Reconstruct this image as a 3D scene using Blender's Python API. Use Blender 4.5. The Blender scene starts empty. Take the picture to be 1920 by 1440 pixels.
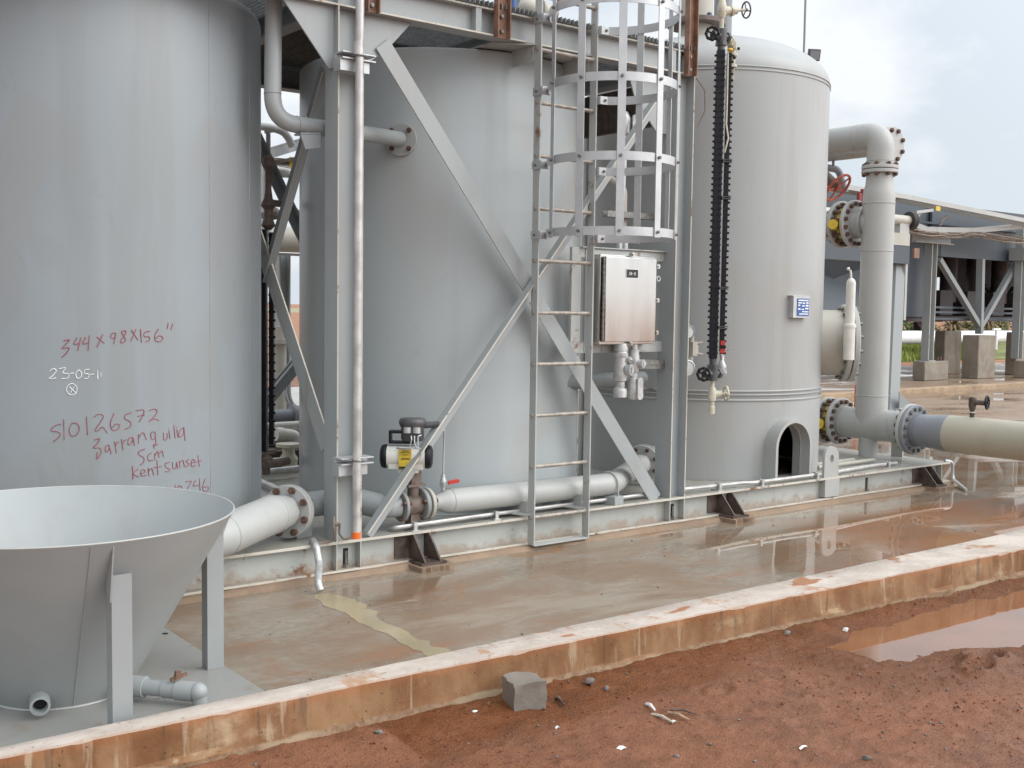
import bpy, math, random
import numpy as np
from mathutils import Vector, Matrix
random.seed(7)
rng = np.random.default_rng(11)
D2R = math.radians
scene = bpy.context.scene
COL = scene.collection

# ------------------------------------------------------------------ camera
CAM_F, CAM_PITCH, CAM_ROLL, CAM_YAW, CAM_H = 2100.0, 0.0667681, 0.0139901, 0.6583239, 1.55
_fw = Vector((math.sin(CAM_YAW)*math.cos(CAM_PITCH), math.cos(CAM_YAW)*math.cos(CAM_PITCH), -math.sin(CAM_PITCH)))
_rt0 = Vector((math.cos(CAM_YAW), -math.sin(CAM_YAW), 0))
_up0 = _rt0.cross(_fw)
_rt = _rt0*math.cos(CAM_ROLL) + _up0*math.sin(CAM_ROLL)
_up = -_rt0*math.sin(CAM_ROLL) + _up0*math.cos(CAM_ROLL)
EYE = Vector((0, 0, CAM_H))
cam_data = bpy.data.cameras.new('camera')
cam = bpy.data.objects.new('camera', cam_data)
COL.objects.link(cam)
M3 = Matrix((_rt, _up, -_fw)).transposed()
cam.matrix_world = Matrix.Translation(EYE) @ M3.to_4x4()
cam_data.sensor_width = 36.0
cam_data.lens = CAM_F/1920*36.0
cam_data.clip_start = 0.05
cam_data.clip_end = 3000
scene.camera = cam

def at(px, py, X=None, Y=None, Z=None):
    """real-world point seen at a photo pixel, on the plane X=, Y= or Z= (metres)"""
    d = _rt*((px-960)/CAM_F) - _up*((py-720)/CAM_F) + _fw
    if X is not None: t = (X-EYE.x)/d.x
    elif Y is not None: t = (Y-EYE.y)/d.y
    else: t = (Z-EYE.z)/d.z
    return EYE + d*t

# ------------------------------------------------------------------ world, sun, exposure
SUN_AZ, SUN_EL = D2R(142), D2R(36)       # azimuth from +Y towards +X
world = bpy.data.worlds.new('World')
scene.world = world
world.use_nodes = True
wn, wl = world.node_tree.nodes, world.node_tree.links
for n in list(wn): wn.remove(n)
w_out = wn.new('ShaderNodeOutputWorld')
w_bg = wn.new('ShaderNodeBackground'); w_bg.inputs['Strength'].default_value = 0.1
w_sky = wn.new('ShaderNodeTexSky'); w_sky.sky_type = 'NISHITA'; w_sky.sun_disc = False
w_sky.sun_elevation = SUN_EL; w_sky.sun_rotation = SUN_AZ
w_sky.dust_density = 3.0
w_tc = wn.new('ShaderNodeTexCoord')
w_sep = wn.new('ShaderNodeSeparateXYZ'); wl.new(w_tc.outputs['Generated'], w_sep.inputs[0])
w_map = wn.new('ShaderNodeMapping'); w_map.inputs['Scale'].default_value = (2.2, 2.2, 5.0)
w_map.inputs['Location'].default_value = (4.56, 4.48, -4.43)
wl.new(w_tc.outputs['Generated'], w_map.inputs[0])
w_nz = wn.new('ShaderNodeTexNoise'); w_nz.inputs['Scale'].default_value = 1.5
w_nz.inputs['Detail'].default_value = 6; w_nz.inputs['Roughness'].default_value = 0.52
w_nz.inputs['Distortion'].default_value = 0.3
wl.new(w_map.outputs[0], w_nz.inputs['Vector'])
w_cr = wn.new('ShaderNodeValToRGB')                  # how thick the cloud is
w_cr.color_ramp.elements[0].position = 0.45; w_cr.color_ramp.elements[0].color = (0, 0, 0, 1)
w_cr.color_ramp.elements[1].position = 0.58; w_cr.color_ramp.elements[1].color = (1, 1, 1, 1)
wl.new(w_nz.outputs['Fac'], w_cr.inputs[0])
w_cc = wn.new('ShaderNodeMix'); w_cc.data_type = 'RGBA'   # blue-grey cloud base to white cloud
w_cc.inputs[6].default_value = (7.8, 8.55, 9.3, 1); w_cc.inputs[7].default_value = (10.3, 10.6, 10.9, 1)
wl.new(w_cr.outputs[0], w_cc.inputs[0])
w_el = wn.new('ShaderNodeMapRange'); w_el.inputs[1].default_value = 0.15; w_el.inputs[2].default_value = 1.0
w_el.inputs[3].default_value = 1.0; w_el.inputs[4].default_value = 1.25
wl.new(w_sep.outputs[2], w_el.inputs[0])
w_dir = wn.new('ShaderNodeVectorMath'); w_dir.operation = 'DOT_PRODUCT'      # cloud is brightest round the hidden sun
wl.new(w_tc.outputs['Generated'], w_dir.inputs[0])
w_dir.inputs[1].default_value = (math.sin(SUN_AZ)*math.cos(SUN_EL), math.cos(SUN_AZ)*math.cos(SUN_EL), math.sin(SUN_EL))
w_sg = wn.new('ShaderNodeMapRange'); w_sg.interpolation_type = 'SMOOTHSTEP'
for i_, v_ in zip((1, 2, 3, 4), (0.15, 1.0, 1.0, 2.3)): w_sg.inputs[i_].default_value = v_
wl.new(w_dir.outputs['Value'], w_sg.inputs[0])
w_gm = wn.new('ShaderNodeMath'); w_gm.operation = 'MULTIPLY'
wl.new(w_el.outputs[0], w_gm.inputs[0]); wl.new(w_sg.outputs[0], w_gm.inputs[1])
w_mul = wn.new('ShaderNodeVectorMath'); w_mul.operation = 'SCALE'
wl.new(w_cc.outputs[2], w_mul.inputs[0]); wl.new(w_gm.outputs[0], w_mul.inputs['Scale'])
w_mix = wn.new('ShaderNodeMix'); w_mix.data_type = 'RGBA'; w_mix.inputs[0].default_value = 0.88
wl.new(w_sky.outputs[0], w_mix.inputs[6]); wl.new(w_mul.outputs[0], w_mix.inputs[7])
wl.new(w_mix.outputs[2], w_bg.inputs['Color']); wl.new(w_bg.outputs[0], w_out.inputs[0])

sun_data = bpy.data.lights.new('sun', 'SUN'); sun_data.energy = 1.3; sun_data.angle = D2R(45)
sun_data.color = (1.0, 0.97, 0.93)
sun = bpy.data.objects.new('sun', sun_data); COL.objects.link(sun)
sd = Vector((math.sin(SUN_AZ)*math.cos(SUN_EL), math.cos(SUN_AZ)*math.cos(SUN_EL), math.sin(SUN_EL)))
sun.rotation_euler = sd.to_track_quat('Z', 'Y').to_euler()
sun.location = (10, -10, 20)

scene.view_settings.view_transform = 'Standard'
scene.view_settings.look = 'None'
scene.view_settings.exposure = 0.02
scene.view_settings.gamma = 1.0

# ------------------------------------------------------------------ materials
class NT:
    def __init__(s, name):
        s.m = bpy.data.materials.new(name); s.m.use_nodes = True
        s.n = s.m.node_tree.nodes; s.l = s.m.node_tree.links
        s.b = s.n['Principled BSDF']
        s._pos = None
    def pos(s):
        if s._pos is None:
            g = s.n.new('ShaderNodeNewGeometry'); s._pos = g
        return s._pos.outputs['Position']
    def noise(s, scale, detail=4, rough=0.55, stretch=None, off=(0, 0, 0), dist=0.0):
        mp = s.n.new('ShaderNodeMapping')
        mp.inputs['Scale'].default_value = stretch or (1, 1, 1)
        mp.inputs['Location'].default_value = off
        s.l.new(s.pos(), mp.inputs[0])
        t = s.n.new('ShaderNodeTexNoise'); t.inputs['Scale'].default_value = scale
        t.inputs['Detail'].default_value = detail; t.inputs['Roughness'].default_value = rough
        t.inputs['Distortion'].default_value = dist
        s.l.new(mp.outputs[0], t.inputs['Vector'])
        return t.outputs['Fac']
    def ramp(s, val, lo, hi, a=0.0, b=1.0):
        r = s.n.new('ShaderNodeMapRange'); r.clamp = True
        r.interpolation_type = 'SMOOTHSTEP'
        for i, v in zip((1, 2, 3, 4), (lo, hi, a, b)): r.inputs[i].default_value = v
        s.l.new(val, r.inputs[0]); return r.outputs[0]
    def math(s, op, a, b):
        m = s.n.new('ShaderNodeMath'); m.operation = op
        for i, v in enumerate((a, b)):
            if isinstance(v, (int, float)): m.inputs[i].default_value = v
            else: s.l.new(v, m.inputs[i])
        return m.outputs[0]
    def mix(s, fac, a, b):
        m = s.n.new('ShaderNodeMix'); m.data_type = 'RGBA'
        for i, v in ((0, fac), (6, a), (7, b)):
            if isinstance(v, (int, float)): m.inputs[i].default_value = v
            elif isinstance(v, tuple): m.inputs[i].default_value = (*v, 1)
            else: s.l.new(v, m.inputs[i])
        return m.outputs[2]
    def z(s):
        x = s.n.new('ShaderNodeSeparateXYZ'); s.l.new(s.pos(), x.inputs[0]); return x.outputs
    def set(s, color=None, rough=None, metal=None, spec=None):
        for k, v in (('Base Color', color), ('Roughness', rough), ('Metallic', metal), ('Specular IOR Level', spec)):
            if v is None: continue
            if isinstance(v, tuple): s.b.inputs[k].default_value = (*v, 1)
            elif isinstance(v, (int, float)): s.b.inputs[k].default_value = v
            else: s.l.new(v, s.b.inputs[k])
    def bump(s, h, strength=0.2, dist=0.01):
        b = s.n.new('ShaderNodeBump'); b.inputs['Strength'].default_value = strength
        b.inputs['Distance'].default_value = dist
        s.l.new(h, b.inputs['Height']); s.l.new(b.outputs[0], s.b.inputs['Normal'])

def paint(name, base, rough=0.38, stain=0.35, rust=0.0, dirt=(0.30, 0.26, 0.21), peel=0.05, spec=0.5):
    t = NT(name)
    n1 = t.noise(1.3, 4, 0.6)                                     # broad fading
    n2 = t.noise(2.2, 5, 0.6, (3.0, 3.0, 0.35), (3, 1, 0))          # rain streaks
    n3 = t.noise(28, 3, 0.6, off=(5, 2, 7))                         # fine mottling
    c = t.mix(t.ramp(n1, 0.3, 0.7, 0, 1), tuple(x*0.93 for x in base), tuple(min(1, x*1.06) for x in base))
    c = t.mix(t.ramp(n2, 0.52, 0.74, 0, stain), c, dirt)
    c = t.mix(t.ramp(n3, 0.55, 0.8, 0, 0.12), c, tuple(x*0.8 for x in base))
    if rust > 0:
        n4 = t.noise(7, 6, 0.68, off=(9, 4, 2))
        f = t.ramp(n4, 0.62-0.12*rust, 0.72-0.06*rust)
        c = t.mix(f, c, (0.20, 0.085, 0.035))
    t.set(color=c, rough=t.ramp(n1, 0.2, 0.8, rough-0.07, rough+0.12), spec=spec)
    t.bump(t.noise(90, 2, 0.5), peel, 0.002)
    return t.m

def splash(m_, z0, z1):
    """mud thrown up on the foot of the steelwork, in blotches"""
    n, l = m_.node_tree.nodes, m_.node_tree.links; b = n['Principled BSDF']; t = NT.__new__(NT); t.m, t.n, t.l, t.b, t._pos = m_, n, l, b, None
    src = b.inputs['Base Color'].links[0].from_socket
    f = t.math('MULTIPLY', t.ramp(t.math('ADD', t.z()[2], t.math('MULTIPLY', t.math('SUBTRACT', t.noise(9, 6, 0.65, (1, 1, 1), (2, 2, 2)), 0.5), 0.26)), z1, z0), 0.6)
    c = t.mix(f, src, (0.30, 0.19, 0.12)); l.new(c, b.inputs['Base Color']); return m_

def plain(name, base, rough=0.5, metal=0.0, var=0.15, scale=14, spec=0.5, bump=0.0):
    t = NT(name)
    n = t.noise(scale, 4, 0.6)
    t.set(color=t.mix(t.ramp(n, 0.3, 0.7), tuple(x*(1-var) for x in base), tuple(min(1, x*(1+var)) for x in base)),
          rough=t.ramp(n, 0.3, 0.7, max(0.02, rough-0.06), rough+0.08), metal=metal, spec=spec)
    if bump: t.bump(t.noise(scale*3, 3, 0.6), bump, 0.004)
    return t.m

def tank_paint(name, base, seed, patch=0.45):
    """tank shells: weathered grey enamel, pale wiped patches and thin runs of dirt"""
    t = NT(name)
    a = t.noise(0.9, 3, 0.5, (1, 1, 0.8), (seed, 0, 0))
    b = t.noise(1.1, 5, 0.62, (3.2, 3.2, 0.22), (seed*2, 3, 1))
    p = t.noise(1.6, 2, 0.4, (1.0, 1.0, 0.55), (seed*3, 1, 5), 0.8)
    f = t.noise(60, 3, 0.6, off=(seed, 2, 2))
    c = t.mix(t.ramp(a, 0.3, 0.7), tuple(x*0.95 for x in base), tuple(x*1.05 for x in base))
    c = t.mix(t.ramp(p, 0.54, 0.58, 0, patch), c, (base[0]*0.98, base[1]*0.90, base[2]*0.84))
    c = t.mix(t.ramp(b, 0.53, 0.70, 0, 0.45), c, (base[0]*0.86, base[1]*0.80, base[2]*0.73))
    sm = t.noise(5.5, 5, 0.6, (1, 1, 0.7), (seed, 4, 8), 1.2)
    c = t.mix(t.ramp(sm, 0.62, 0.72, 0, 0.22), c, (base[0]*0.80, base[1]*0.74, base[2]*0.66))
    s2 = t.noise(2.0, 4, 0.6, (14, 14, 0.25), (seed, 7, 3))
    c = t.mix(t.ramp(s2, 0.66, 0.74, 0, 0.28), c, (0.34, 0.27, 0.19))
    c = t.mix(t.ramp(f, 0.6, 0.8, 0, 0.08), c, tuple(x*0.7 for x in base))
    t.set(color=c, rough=t.ramp(a, 0.2, 0.8, 0.30, 0.44), spec=0.45)
    t.bump(t.noise(1.6, 2, 0.4, (1, 1, 0.5), (seed, 0, 9)), 0.10, 0.02)
    return t.m

M = {}
M['tank_a'] = tank_paint('tank_enamel_left', (0.288, 0.315, 0.330), 1.3)
M['tank_b'] = tank_paint('tank_enamel_middle', (0.425, 0.455, 0.457), 4.7, 0.35)
M['tank_c'] = tank_paint('tank_enamel_right', (0.378, 0.386, 0.376), 8.1, 0.35)
M['steel'] = paint('grey_steel_paint', (0.35, 0.37, 0.368), 0.36, 0.30)
M['steel_old'] = paint('weathered_steel_paint', (0.43, 0.44, 0.42), 0.45, 0.5, 0.35)
M['skid_web'] = splash(paint('mud_splashed_skid_paint', (0.42, 0.43, 0.40), 0.42, 0.45, 0.3), 0.035, 0.10)
M['hopper_base'] = paint('dirty_hopper_base', (0.29, 0.285, 0.265), 0.3, 0.6, 0.2, dirt=(0.24, 0.17, 0.12))
M['steel_dark'] = paint('dark_grey_steel_paint', (0.25, 0.265, 0.265), 0.5, 0.4)
M['deck'] = paint('dirty_deck_paint', (0.35, 0.34, 0.30), 0.30, 0.6, 0.25, dirt=(0.26, 0.19, 0.13))
M['pipe'] = paint('pipe_paint', (0.42, 0.42, 0.40), 0.40, 0.30)
M['pipe_cream'] = paint('cream_pipe_paint', (0.455, 0.425, 0.365), 0.5, 0.35)
M['beige'] = paint('beige_pipe_paint', (0.43, 0.40, 0.315), 0.5, 0.3, peel=0.15)
M['bluegrey'] = paint('blue_grey_paint', (0.225, 0.236, 0.258), 0.45, 0.2)
M['hopper'] = paint('hopper_paint', (0.32, 0.335, 0.33), 0.42, 0.25, 0.0)
M['cooler'] = plain('cooler_blue_grey_sheet', (0.068, 0.082, 0.097), 0.55, var=0.12, scale=2.5)
M['cooler_dark'] = plain('cooler_shaded_machinery', (0.05, 0.036, 0.036), 0.6, var=0.4, scale=5)  # near-black brown: shade of the unlit bays is painted into this colour
M['edge'] = paint('worn_lit_cream_edge', (0.58, 0.54, 0.46), 0.6, 0.4, 0.45)  # worn rusty cream; pale tone also paints light caught on flange edges
M['primer'] = plain('rust_brown_primer', (0.225, 0.122, 0.078), 0.6, var=0.3, scale=10, bump=0.1)
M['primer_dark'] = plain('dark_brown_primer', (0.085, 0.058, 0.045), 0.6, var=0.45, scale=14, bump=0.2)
M['rustbolt'] = plain('rusty_bolt_steel', (0.125, 0.070, 0.050), 0.65, 0.1, var=0.5, scale=60)
M['bolt'] = plain('grey_bolt_steel', (0.22, 0.215, 0.20), 0.45, 0.6, var=0.3, scale=60)
M['galv'] = plain('galvanised_steel', (0.50, 0.505, 0.505), 0.42, 0.5, var=0.09, scale=9)
M['galv_dark'] = plain('shaded_grating_steel', (0.20, 0.20, 0.195), 0.55, 0.3, var=0.3, scale=18)  # dark tone stands in for the shade under the deck
M['galv_rust'] = plain('stained_galvanised_conduit', (0.52, 0.50, 0.48), 0.42, 0.45, var=0.20, scale=9)
M['alu'] = plain('cast_aluminium', (0.52, 0.52, 0.51), 0.38, 0.45, var=0.18, scale=25, bump=0.05)
M['black'] = plain('black_plastic', (0.010, 0.010, 0.014), 0.42, var=0.3, scale=20, spec=0.3)
M['rubber'] = plain('black_rubber', (0.02, 0.019, 0.019), 0.7, var=0.3, scale=20)
M['charcoal'] = plain('charcoal_housing', (0.075, 0.073, 0.075), 0.42, var=0.2, scale=20)
M['white_paint'] = plain('white_enamel', (0.66, 0.64, 0.58), 0.4, var=0.08, scale=9)
M['yellow'] = plain('yellow_paint', (0.62, 0.43, 0.035), 0.45, var=0.15, scale=20)
M['orange'] = plain('orange_cap_plastic', (0.80, 0.16, 0.03), 0.45, var=0.08)
M['red'] = plain('red_handle_vinyl', (0.50, 0.04, 0.035), 0.4, var=0.1)
M['seam'] = plain('brown_seam_stain', (0.30, 0.25, 0.19), 0.6, var=0.3, scale=6)
M['rung'] = plain('worn_rung_steel', (0.36, 0.32, 0.275), 0.5, 0.25, var=0.3, scale=20)
M['dark_red'] = plain('dark_red_paint', (0.22, 0.02, 0.022), 0.5, var=0.15)
M['red_wheel'] = plain('red_oxide_handwheel', (0.42, 0.085, 0.05), 0.5, var=0.2)
M['blue'] = plain('blue_enamel', (0.03, 0.11, 0.34), 0.35, var=0.12)
M['bluebolt'] = plain('blue_coated_stud', (0.03, 0.08, 0.16), 0.4, var=0.2)
M['brown_body'] = plain('brown_valve_casting', (0.15, 0.11, 0.09), 0.6, var=0.3)
M['ivory'] = plain('ivory_valve_paint', (0.55, 0.51, 0.40), 0.45, var=0.12)
M['cable'] = plain('brown_cable', (0.25, 0.20, 0.16), 0.6, var=0.4, scale=8)
M['gasket'] = plain('dark_gasket', (0.03, 0.025, 0.025), 0.7)
M['dial'] = plain('gauge_dial', (0.72, 0.72, 0.70), 0.25, var=0.03)
M['red_marker'] = plain('red_marker_ink', (0.30, 0.075, 0.095), 0.5, var=0.25, scale=30)
M['chalk'] = plain('white_chalk', (0.78, 0.78, 0.78), 0.9, var=0.12, scale=40)
M['black_print'] = plain('black_print', (0.015, 0.015, 0.015), 0.5)
M['white_print'] = plain('white_print', (0.80, 0.80, 0.80), 0.5)
M['white_plastic'] = plain('white_scrap_plastic', (0.75, 0.73, 0.70), 0.4, var=0.1)
M['wood'] = plain('dry_stalks', (0.34, 0.23, 0.14), 0.8, var=0.4, scale=30)
M['stone'] = plain('damp_stone', (0.15, 0.125, 0.11), 0.6, var=0.4, scale=20)
M['crumb'] = plain('damp_mud_crumbs', (0.21, 0.072, 0.034), 0.7, var=0.5, scale=8, spec=0.3)
M['leaf'] = plain('shrub_leaves', (0.10, 0.135, 0.035), 0.6, var=0.5, scale=3)
M['leaf_dry'] = plain('dry_palm_fronds', (0.22, 0.15, 0.07), 0.7, var=0.4, scale=3)
M['grass'] = plain('yellow_green_grass', (0.20, 0.24, 0.04), 0.7, var=0.45, scale=1.2)
M['meadow'] = plain('rough_meadow', (0.17, 0.18, 0.055), 0.9, var=0.5, scale=0.8)
M['bark'] = plain('shrub_stem', (0.10, 0.07, 0.05), 0.8)

def mk_stainless():
    t = NT('brushed_stainless')
    n = t.noise(30, 4, 0.6, (1.2, 1, 40))
    s = t.noise(3, 3, 0.5, (3, 1, 0.5), (2, 2, 2))
    t.set(color=t.mix(t.ramp(s, 0.3, 0.7), (0.44, 0.42, 0.395), (0.52, 0.505, 0.48)), rough=t.ramp(s, 0.3, 0.7, 0.13, 0.21), metal=1.0)
    t.b.inputs['Anisotropic'].default_value = 0.4
    t.bump(n, 0.012, 0.0006); return t.m
M['stainless'] = mk_stainless()

def mk_pad():
    t = NT('wet_concrete_pad')
    x = t.z()
    big = t.noise(0.8, 5, 0.6, (0.55, 1.3, 1), (2, 0, 0), 0.5)
    mud = t.noise(1.5, 6, 0.64, (0.8, 1.2, 1), (7, 3, 0), 0.6)
    fine = t.noise(24, 5, 0.65)
    spots = t.noise(75, 2, 0.5)
    c = t.mix(t.ramp(fine, 0.3, 0.7), (0.235, 0.195, 0.148), (0.31, 0.27, 0.215))
    c = t.mix(t.ramp(mud, 0.34, 0.60, 0, 0.85), c, (0.225, 0.138, 0.084))
    mud2 = t.noise(2.4, 7, 0.68, (0.75, 1.2, 1), (1, 8, 0), 0.5)
    c = t.mix(t.ramp(mud2, 0.55, 0.70, 0, 0.7), c, (0.29, 0.125, 0.055))
    org = t.math('MULTIPLY', t.math('MULTIPLY', t.ramp(x[0], 5.6, 7.0), t.ramp(x[0], 10.5, 8.8)), t.ramp(x[1], 5.35, 4.9))
    c = t.mix(t.math('MULTIPLY', org, t.ramp(t.noise(1.1, 5, 0.6, (0.6, 1.6, 1), (3, 9, 0)), 0.34, 0.55, 0.1, 0.7)), c, (0.35, 0.14, 0.055))
    c = t.mix(t.ramp(spots, 0.70, 0.78, 0, 0.5), c, (0.06, 0.04, 0.03))
    # tyre and foot drag marks: thin, stretched
    dr = t.noise(3.0, 4, 0.55, (0.35, 5.0, 1), (4, 4, 0), 0.3)
    c = t.mix(t.ramp(dr, 0.60, 0.72, 0, 0.35), c, (0.10, 0.07, 0.05))
    # dry paler concrete patches
    dry = t.ramp(big, 0.56, 0.66)
    c = t.mix(t.math('MULTIPLY', dry, 0.45), c, (0.37, 0.33, 0.265))
    far = t.ramp(x[0], 12.0, 16.0)
    c = t.mix(t.math('MULTIPLY', far, 0.5), c, (0.36, 0.235, 0.15))
    # standing water lies along the right half of the pad; elsewhere the film is patchy
    side = t.math('MULTIPLY', t.ramp(x[0], 4.6, 6.2), t.ramp(x[0], 12.5, 10.0))
    dryness = t.ramp(t.math('SUBTRACT', big, t.math('MULTIPLY', side, 0.22)), 0.37, 0.56)
    rough = t.math('ADD', t.math('MULTIPLY', dryness, 0.34), t.math('MULTIPLY', t.ramp(dryness, 0.0, 0.3), t.ramp(fine, 0.3, 0.7, 0.03, 0.10)))
    rough = t.math('ADD', rough, 0.02)
    t.set(color=c, rough=rough, spec=0.62)
    h = t.math('MULTIPLY', t.math('ADD', t.noise(18, 4, 0.6), fine), dryness)
    t.bump(h, 0.14, 0.008)
    return t.m
M['pad'] = mk_pad()

def mk_curb():
    t = NT('stained_concrete_curb')
    g = t.pos(); geo = t._pos
    sep = t.n.new('ShaderNodeSeparateXYZ'); t.l.new(geo.outputs['True Normal'], sep.inputs[0])
    p = t.z()
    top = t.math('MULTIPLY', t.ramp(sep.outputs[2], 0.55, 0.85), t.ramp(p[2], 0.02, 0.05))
    n1 = t.noise(5, 6, 0.65, (0.7, 1, 1)); n2 = t.noise(3.5, 6, 0.62, (1.6, 1, 0.8), (4, 1, 2))
    pores = t.noise(60, 3, 0.5, off=(1, 5, 3)); fine = t.noise(40, 4, 0.6)
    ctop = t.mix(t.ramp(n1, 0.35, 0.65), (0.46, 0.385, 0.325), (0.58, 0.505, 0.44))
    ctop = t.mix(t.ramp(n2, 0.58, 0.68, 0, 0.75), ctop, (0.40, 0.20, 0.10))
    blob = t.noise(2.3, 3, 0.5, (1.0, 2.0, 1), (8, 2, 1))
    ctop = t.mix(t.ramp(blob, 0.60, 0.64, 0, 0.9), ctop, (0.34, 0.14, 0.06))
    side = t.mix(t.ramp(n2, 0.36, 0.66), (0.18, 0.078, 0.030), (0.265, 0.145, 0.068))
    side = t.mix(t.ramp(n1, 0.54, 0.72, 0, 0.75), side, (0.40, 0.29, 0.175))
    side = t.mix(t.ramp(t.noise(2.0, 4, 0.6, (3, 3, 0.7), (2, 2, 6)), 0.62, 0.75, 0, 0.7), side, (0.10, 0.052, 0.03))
    low = t.ramp(t.math('ADD', p[2], t.math('MULTIPLY', t.math('SUBTRACT', n1, 0.5), 0.06)), -0.045, -0.058)
    lowc = t.mix(t.ramp(fine, 0.35, 0.65), (0.20, 0.115, 0.065), (0.28, 0.18, 0.11))
    lowc = t.mix(t.ramp(t.noise(2.2, 4, 0.6, off=(3, 3, 9)), 0.52, 0.62), lowc, (0.33, 0.24, 0.155))
    band = t.ramp(t.math('ADD', p[2], t.math('MULTIPLY', t.math('SUBTRACT', n2, 0.5), 0.07)), 0.045, 0.085)
    side = t.mix(t.math('MULTIPLY', band, 0.7), side, (0.29, 0.115, 0.045))
    drip = t.noise(7, 4, 0.6, (2.2, 2.2, 0.25), (5, 2, 1))
    side = t.mix(t.ramp(drip, 0.58, 0.68, 0, 0.55), side, (0.43, 0.33, 0.22))
    side = t.mix(t.ramp(drip, 0.40, 0.32, 0, 0.6), side, (0.10, 0.055, 0.03))
    side = t.mix(low, side, lowc)
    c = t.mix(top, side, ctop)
    c = t.mix(t.ramp(t.noise(16, 5, 0.7, off=(6, 1, 4)), 0.60, 0.72, 0, 0.45), c, (0.16, 0.095, 0.055))
    c = t.mix(t.ramp(pores, 0.68, 0.75, 0, 0.75), c, (0.07, 0.04, 0.025))
    t.set(color=c, rough=0.75, spec=0.35)
    h = t.math('SUBTRACT', t.math('MULTIPLY', fine, 0.6), t.ramp(pores, 0.66, 0.76, 0, 1.2))
    t.bump(t.math('ADD', h, t.math('MULTIPLY', n1, 1.5)), 0.45, 0.008)
    return t.m
M['curb'] = mk_curb()

def mk_mud():
    t = NT('wet_red_mud')
    p = t.z()
    n1 = t.noise(1.4, 6, 0.62, off=(1, 2, 0)); n2 = t.noise(9, 6, 0.65); n3 = t.noise(55, 4, 0.6)
    c = t.mix(t.ramp(n2, 0.32, 0.68), (0.158, 0.062, 0.029), (0.252, 0.104, 0.052))
    c = t.mix(t.ramp(n1, 0.42, 0.66, 0, 0.6), c, (0.25, 0.103, 0.052))
    c = t.mix(t.ramp(n3, 0.56, 0.70, 0, 0.8), c, (0.075, 0.026, 0.015))
    c = t.mix(t.ramp(t.noise(38, 3, 0.5, off=(7, 7, 7)), 0.70, 0.76, 0, 0.6), c, (0.36, 0.25, 0.18))
    far = t.ramp(p[0], 14.0, 24.0)
    c = t.mix(far, c, (0.33, 0.135, 0.055))
    at_ = t.n.new('ShaderNodeAttribute'); at_.attribute_name = 'wetness'
    wet = t.ramp(t.math('ADD', at_.outputs['Fac'], t.math('MULTIPLY', t.math('SUBTRACT', n2, 0.5), 0.9)), 0.25, 0.75)
    hs = t.n.new('ShaderNodeHueSaturation'); hs.inputs['Value'].default_value = 0.72; hs.inputs['Saturation'].default_value = 1.12
    t.l.new(c, hs.inputs['Color'])
    c = t.mix(wet, c, hs.outputs[0])
    t.set(color=c, rough=t.math('SUBTRACT', t.ramp(n1, 0.38, 0.62, 0.44, 0.66), t.math('MULTIPLY', wet, 0.30)), spec=0.3)
    t.bump(t.math('ADD', t.math('MULTIPLY', n3, 1.1), t.math('ADD', t.noise(130, 3, 0.6), t.math('MULTIPLY', n2, 0.8))), 0.75, 0.010)
    return t.m
M['mud'] = mk_mud()

def mk_water(name, base, rough=0.015, spec=0.9):
    t = NT(name)
    n = t.noise(2.5, 3, 0.5)
    t.set(color=t.mix(t.ramp(n, 0.3, 0.7), tuple(x*0.85 for x in base), tuple(x*1.1 for x in base)), rough=rough, spec=spec)
    t.bump(t.noise(3, 2, 0.5), 0.02, 0.01)
    return t.m
M['puddle'] = mk_water('muddy_puddle_water', (0.24, 0.105, 0.05), 0.008, 0.5)
M['puddle'].node_tree.nodes['Principled BSDF'].inputs['IOR'].default_value = 1.9
M['stream'] = mk_water('silty_drain_water', (0.36, 0.295, 0.185), 0.16, 0.25)

def mk_concrete(name, base, rough=0.8):
    t = NT(name)
    n1 = t.noise(3, 6, 0.65); n2 = t.noise(35, 5, 0.6); st = t.noise(1.5, 4, 0.6, (3, 3, 0.5), (2, 5, 1))
    c = t.mix(t.ramp(n1, 0.3, 0.7), tuple(x*0.8 for x in base), tuple(x*1.15 for x in base))
    c = t.mix(t.ramp(st, 0.5, 0.7, 0, 0.5), c, (0.22, 0.14, 0.09))
    c = t.mix(t.ramp(n2, 0.62, 0.75, 0, 0.4), c, (0.10, 0.08, 0.07))
    t.set(color=c, rough=rough, spec=0.3); t.bump(n2, 0.35, 0.008); return t.m
M['concrete'] = mk_concrete('pedestal_concrete', (0.27, 0.235, 0.19))
M['block'] = mk_concrete('grey_block_concrete', (0.22, 0.19, 0.16), 0.7)
M['farcurb'] = mk_concrete('far_wall_concrete', (0.40, 0.29, 0.19))
M['grout'] = mk_concrete('muddy_grout', (0.27, 0.19, 0.13))

# ------------------------------------------------------------------ mesh building
def perp(a):
    a = Vector(a).normalized()
    u = a.cross(Vector((0, 0, 1)))
    if u.length < 1e-3: u = a.cross(Vector((0, 1, 0)))
    u.normalize(); return a, u, a.cross(u).normalized()

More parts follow.
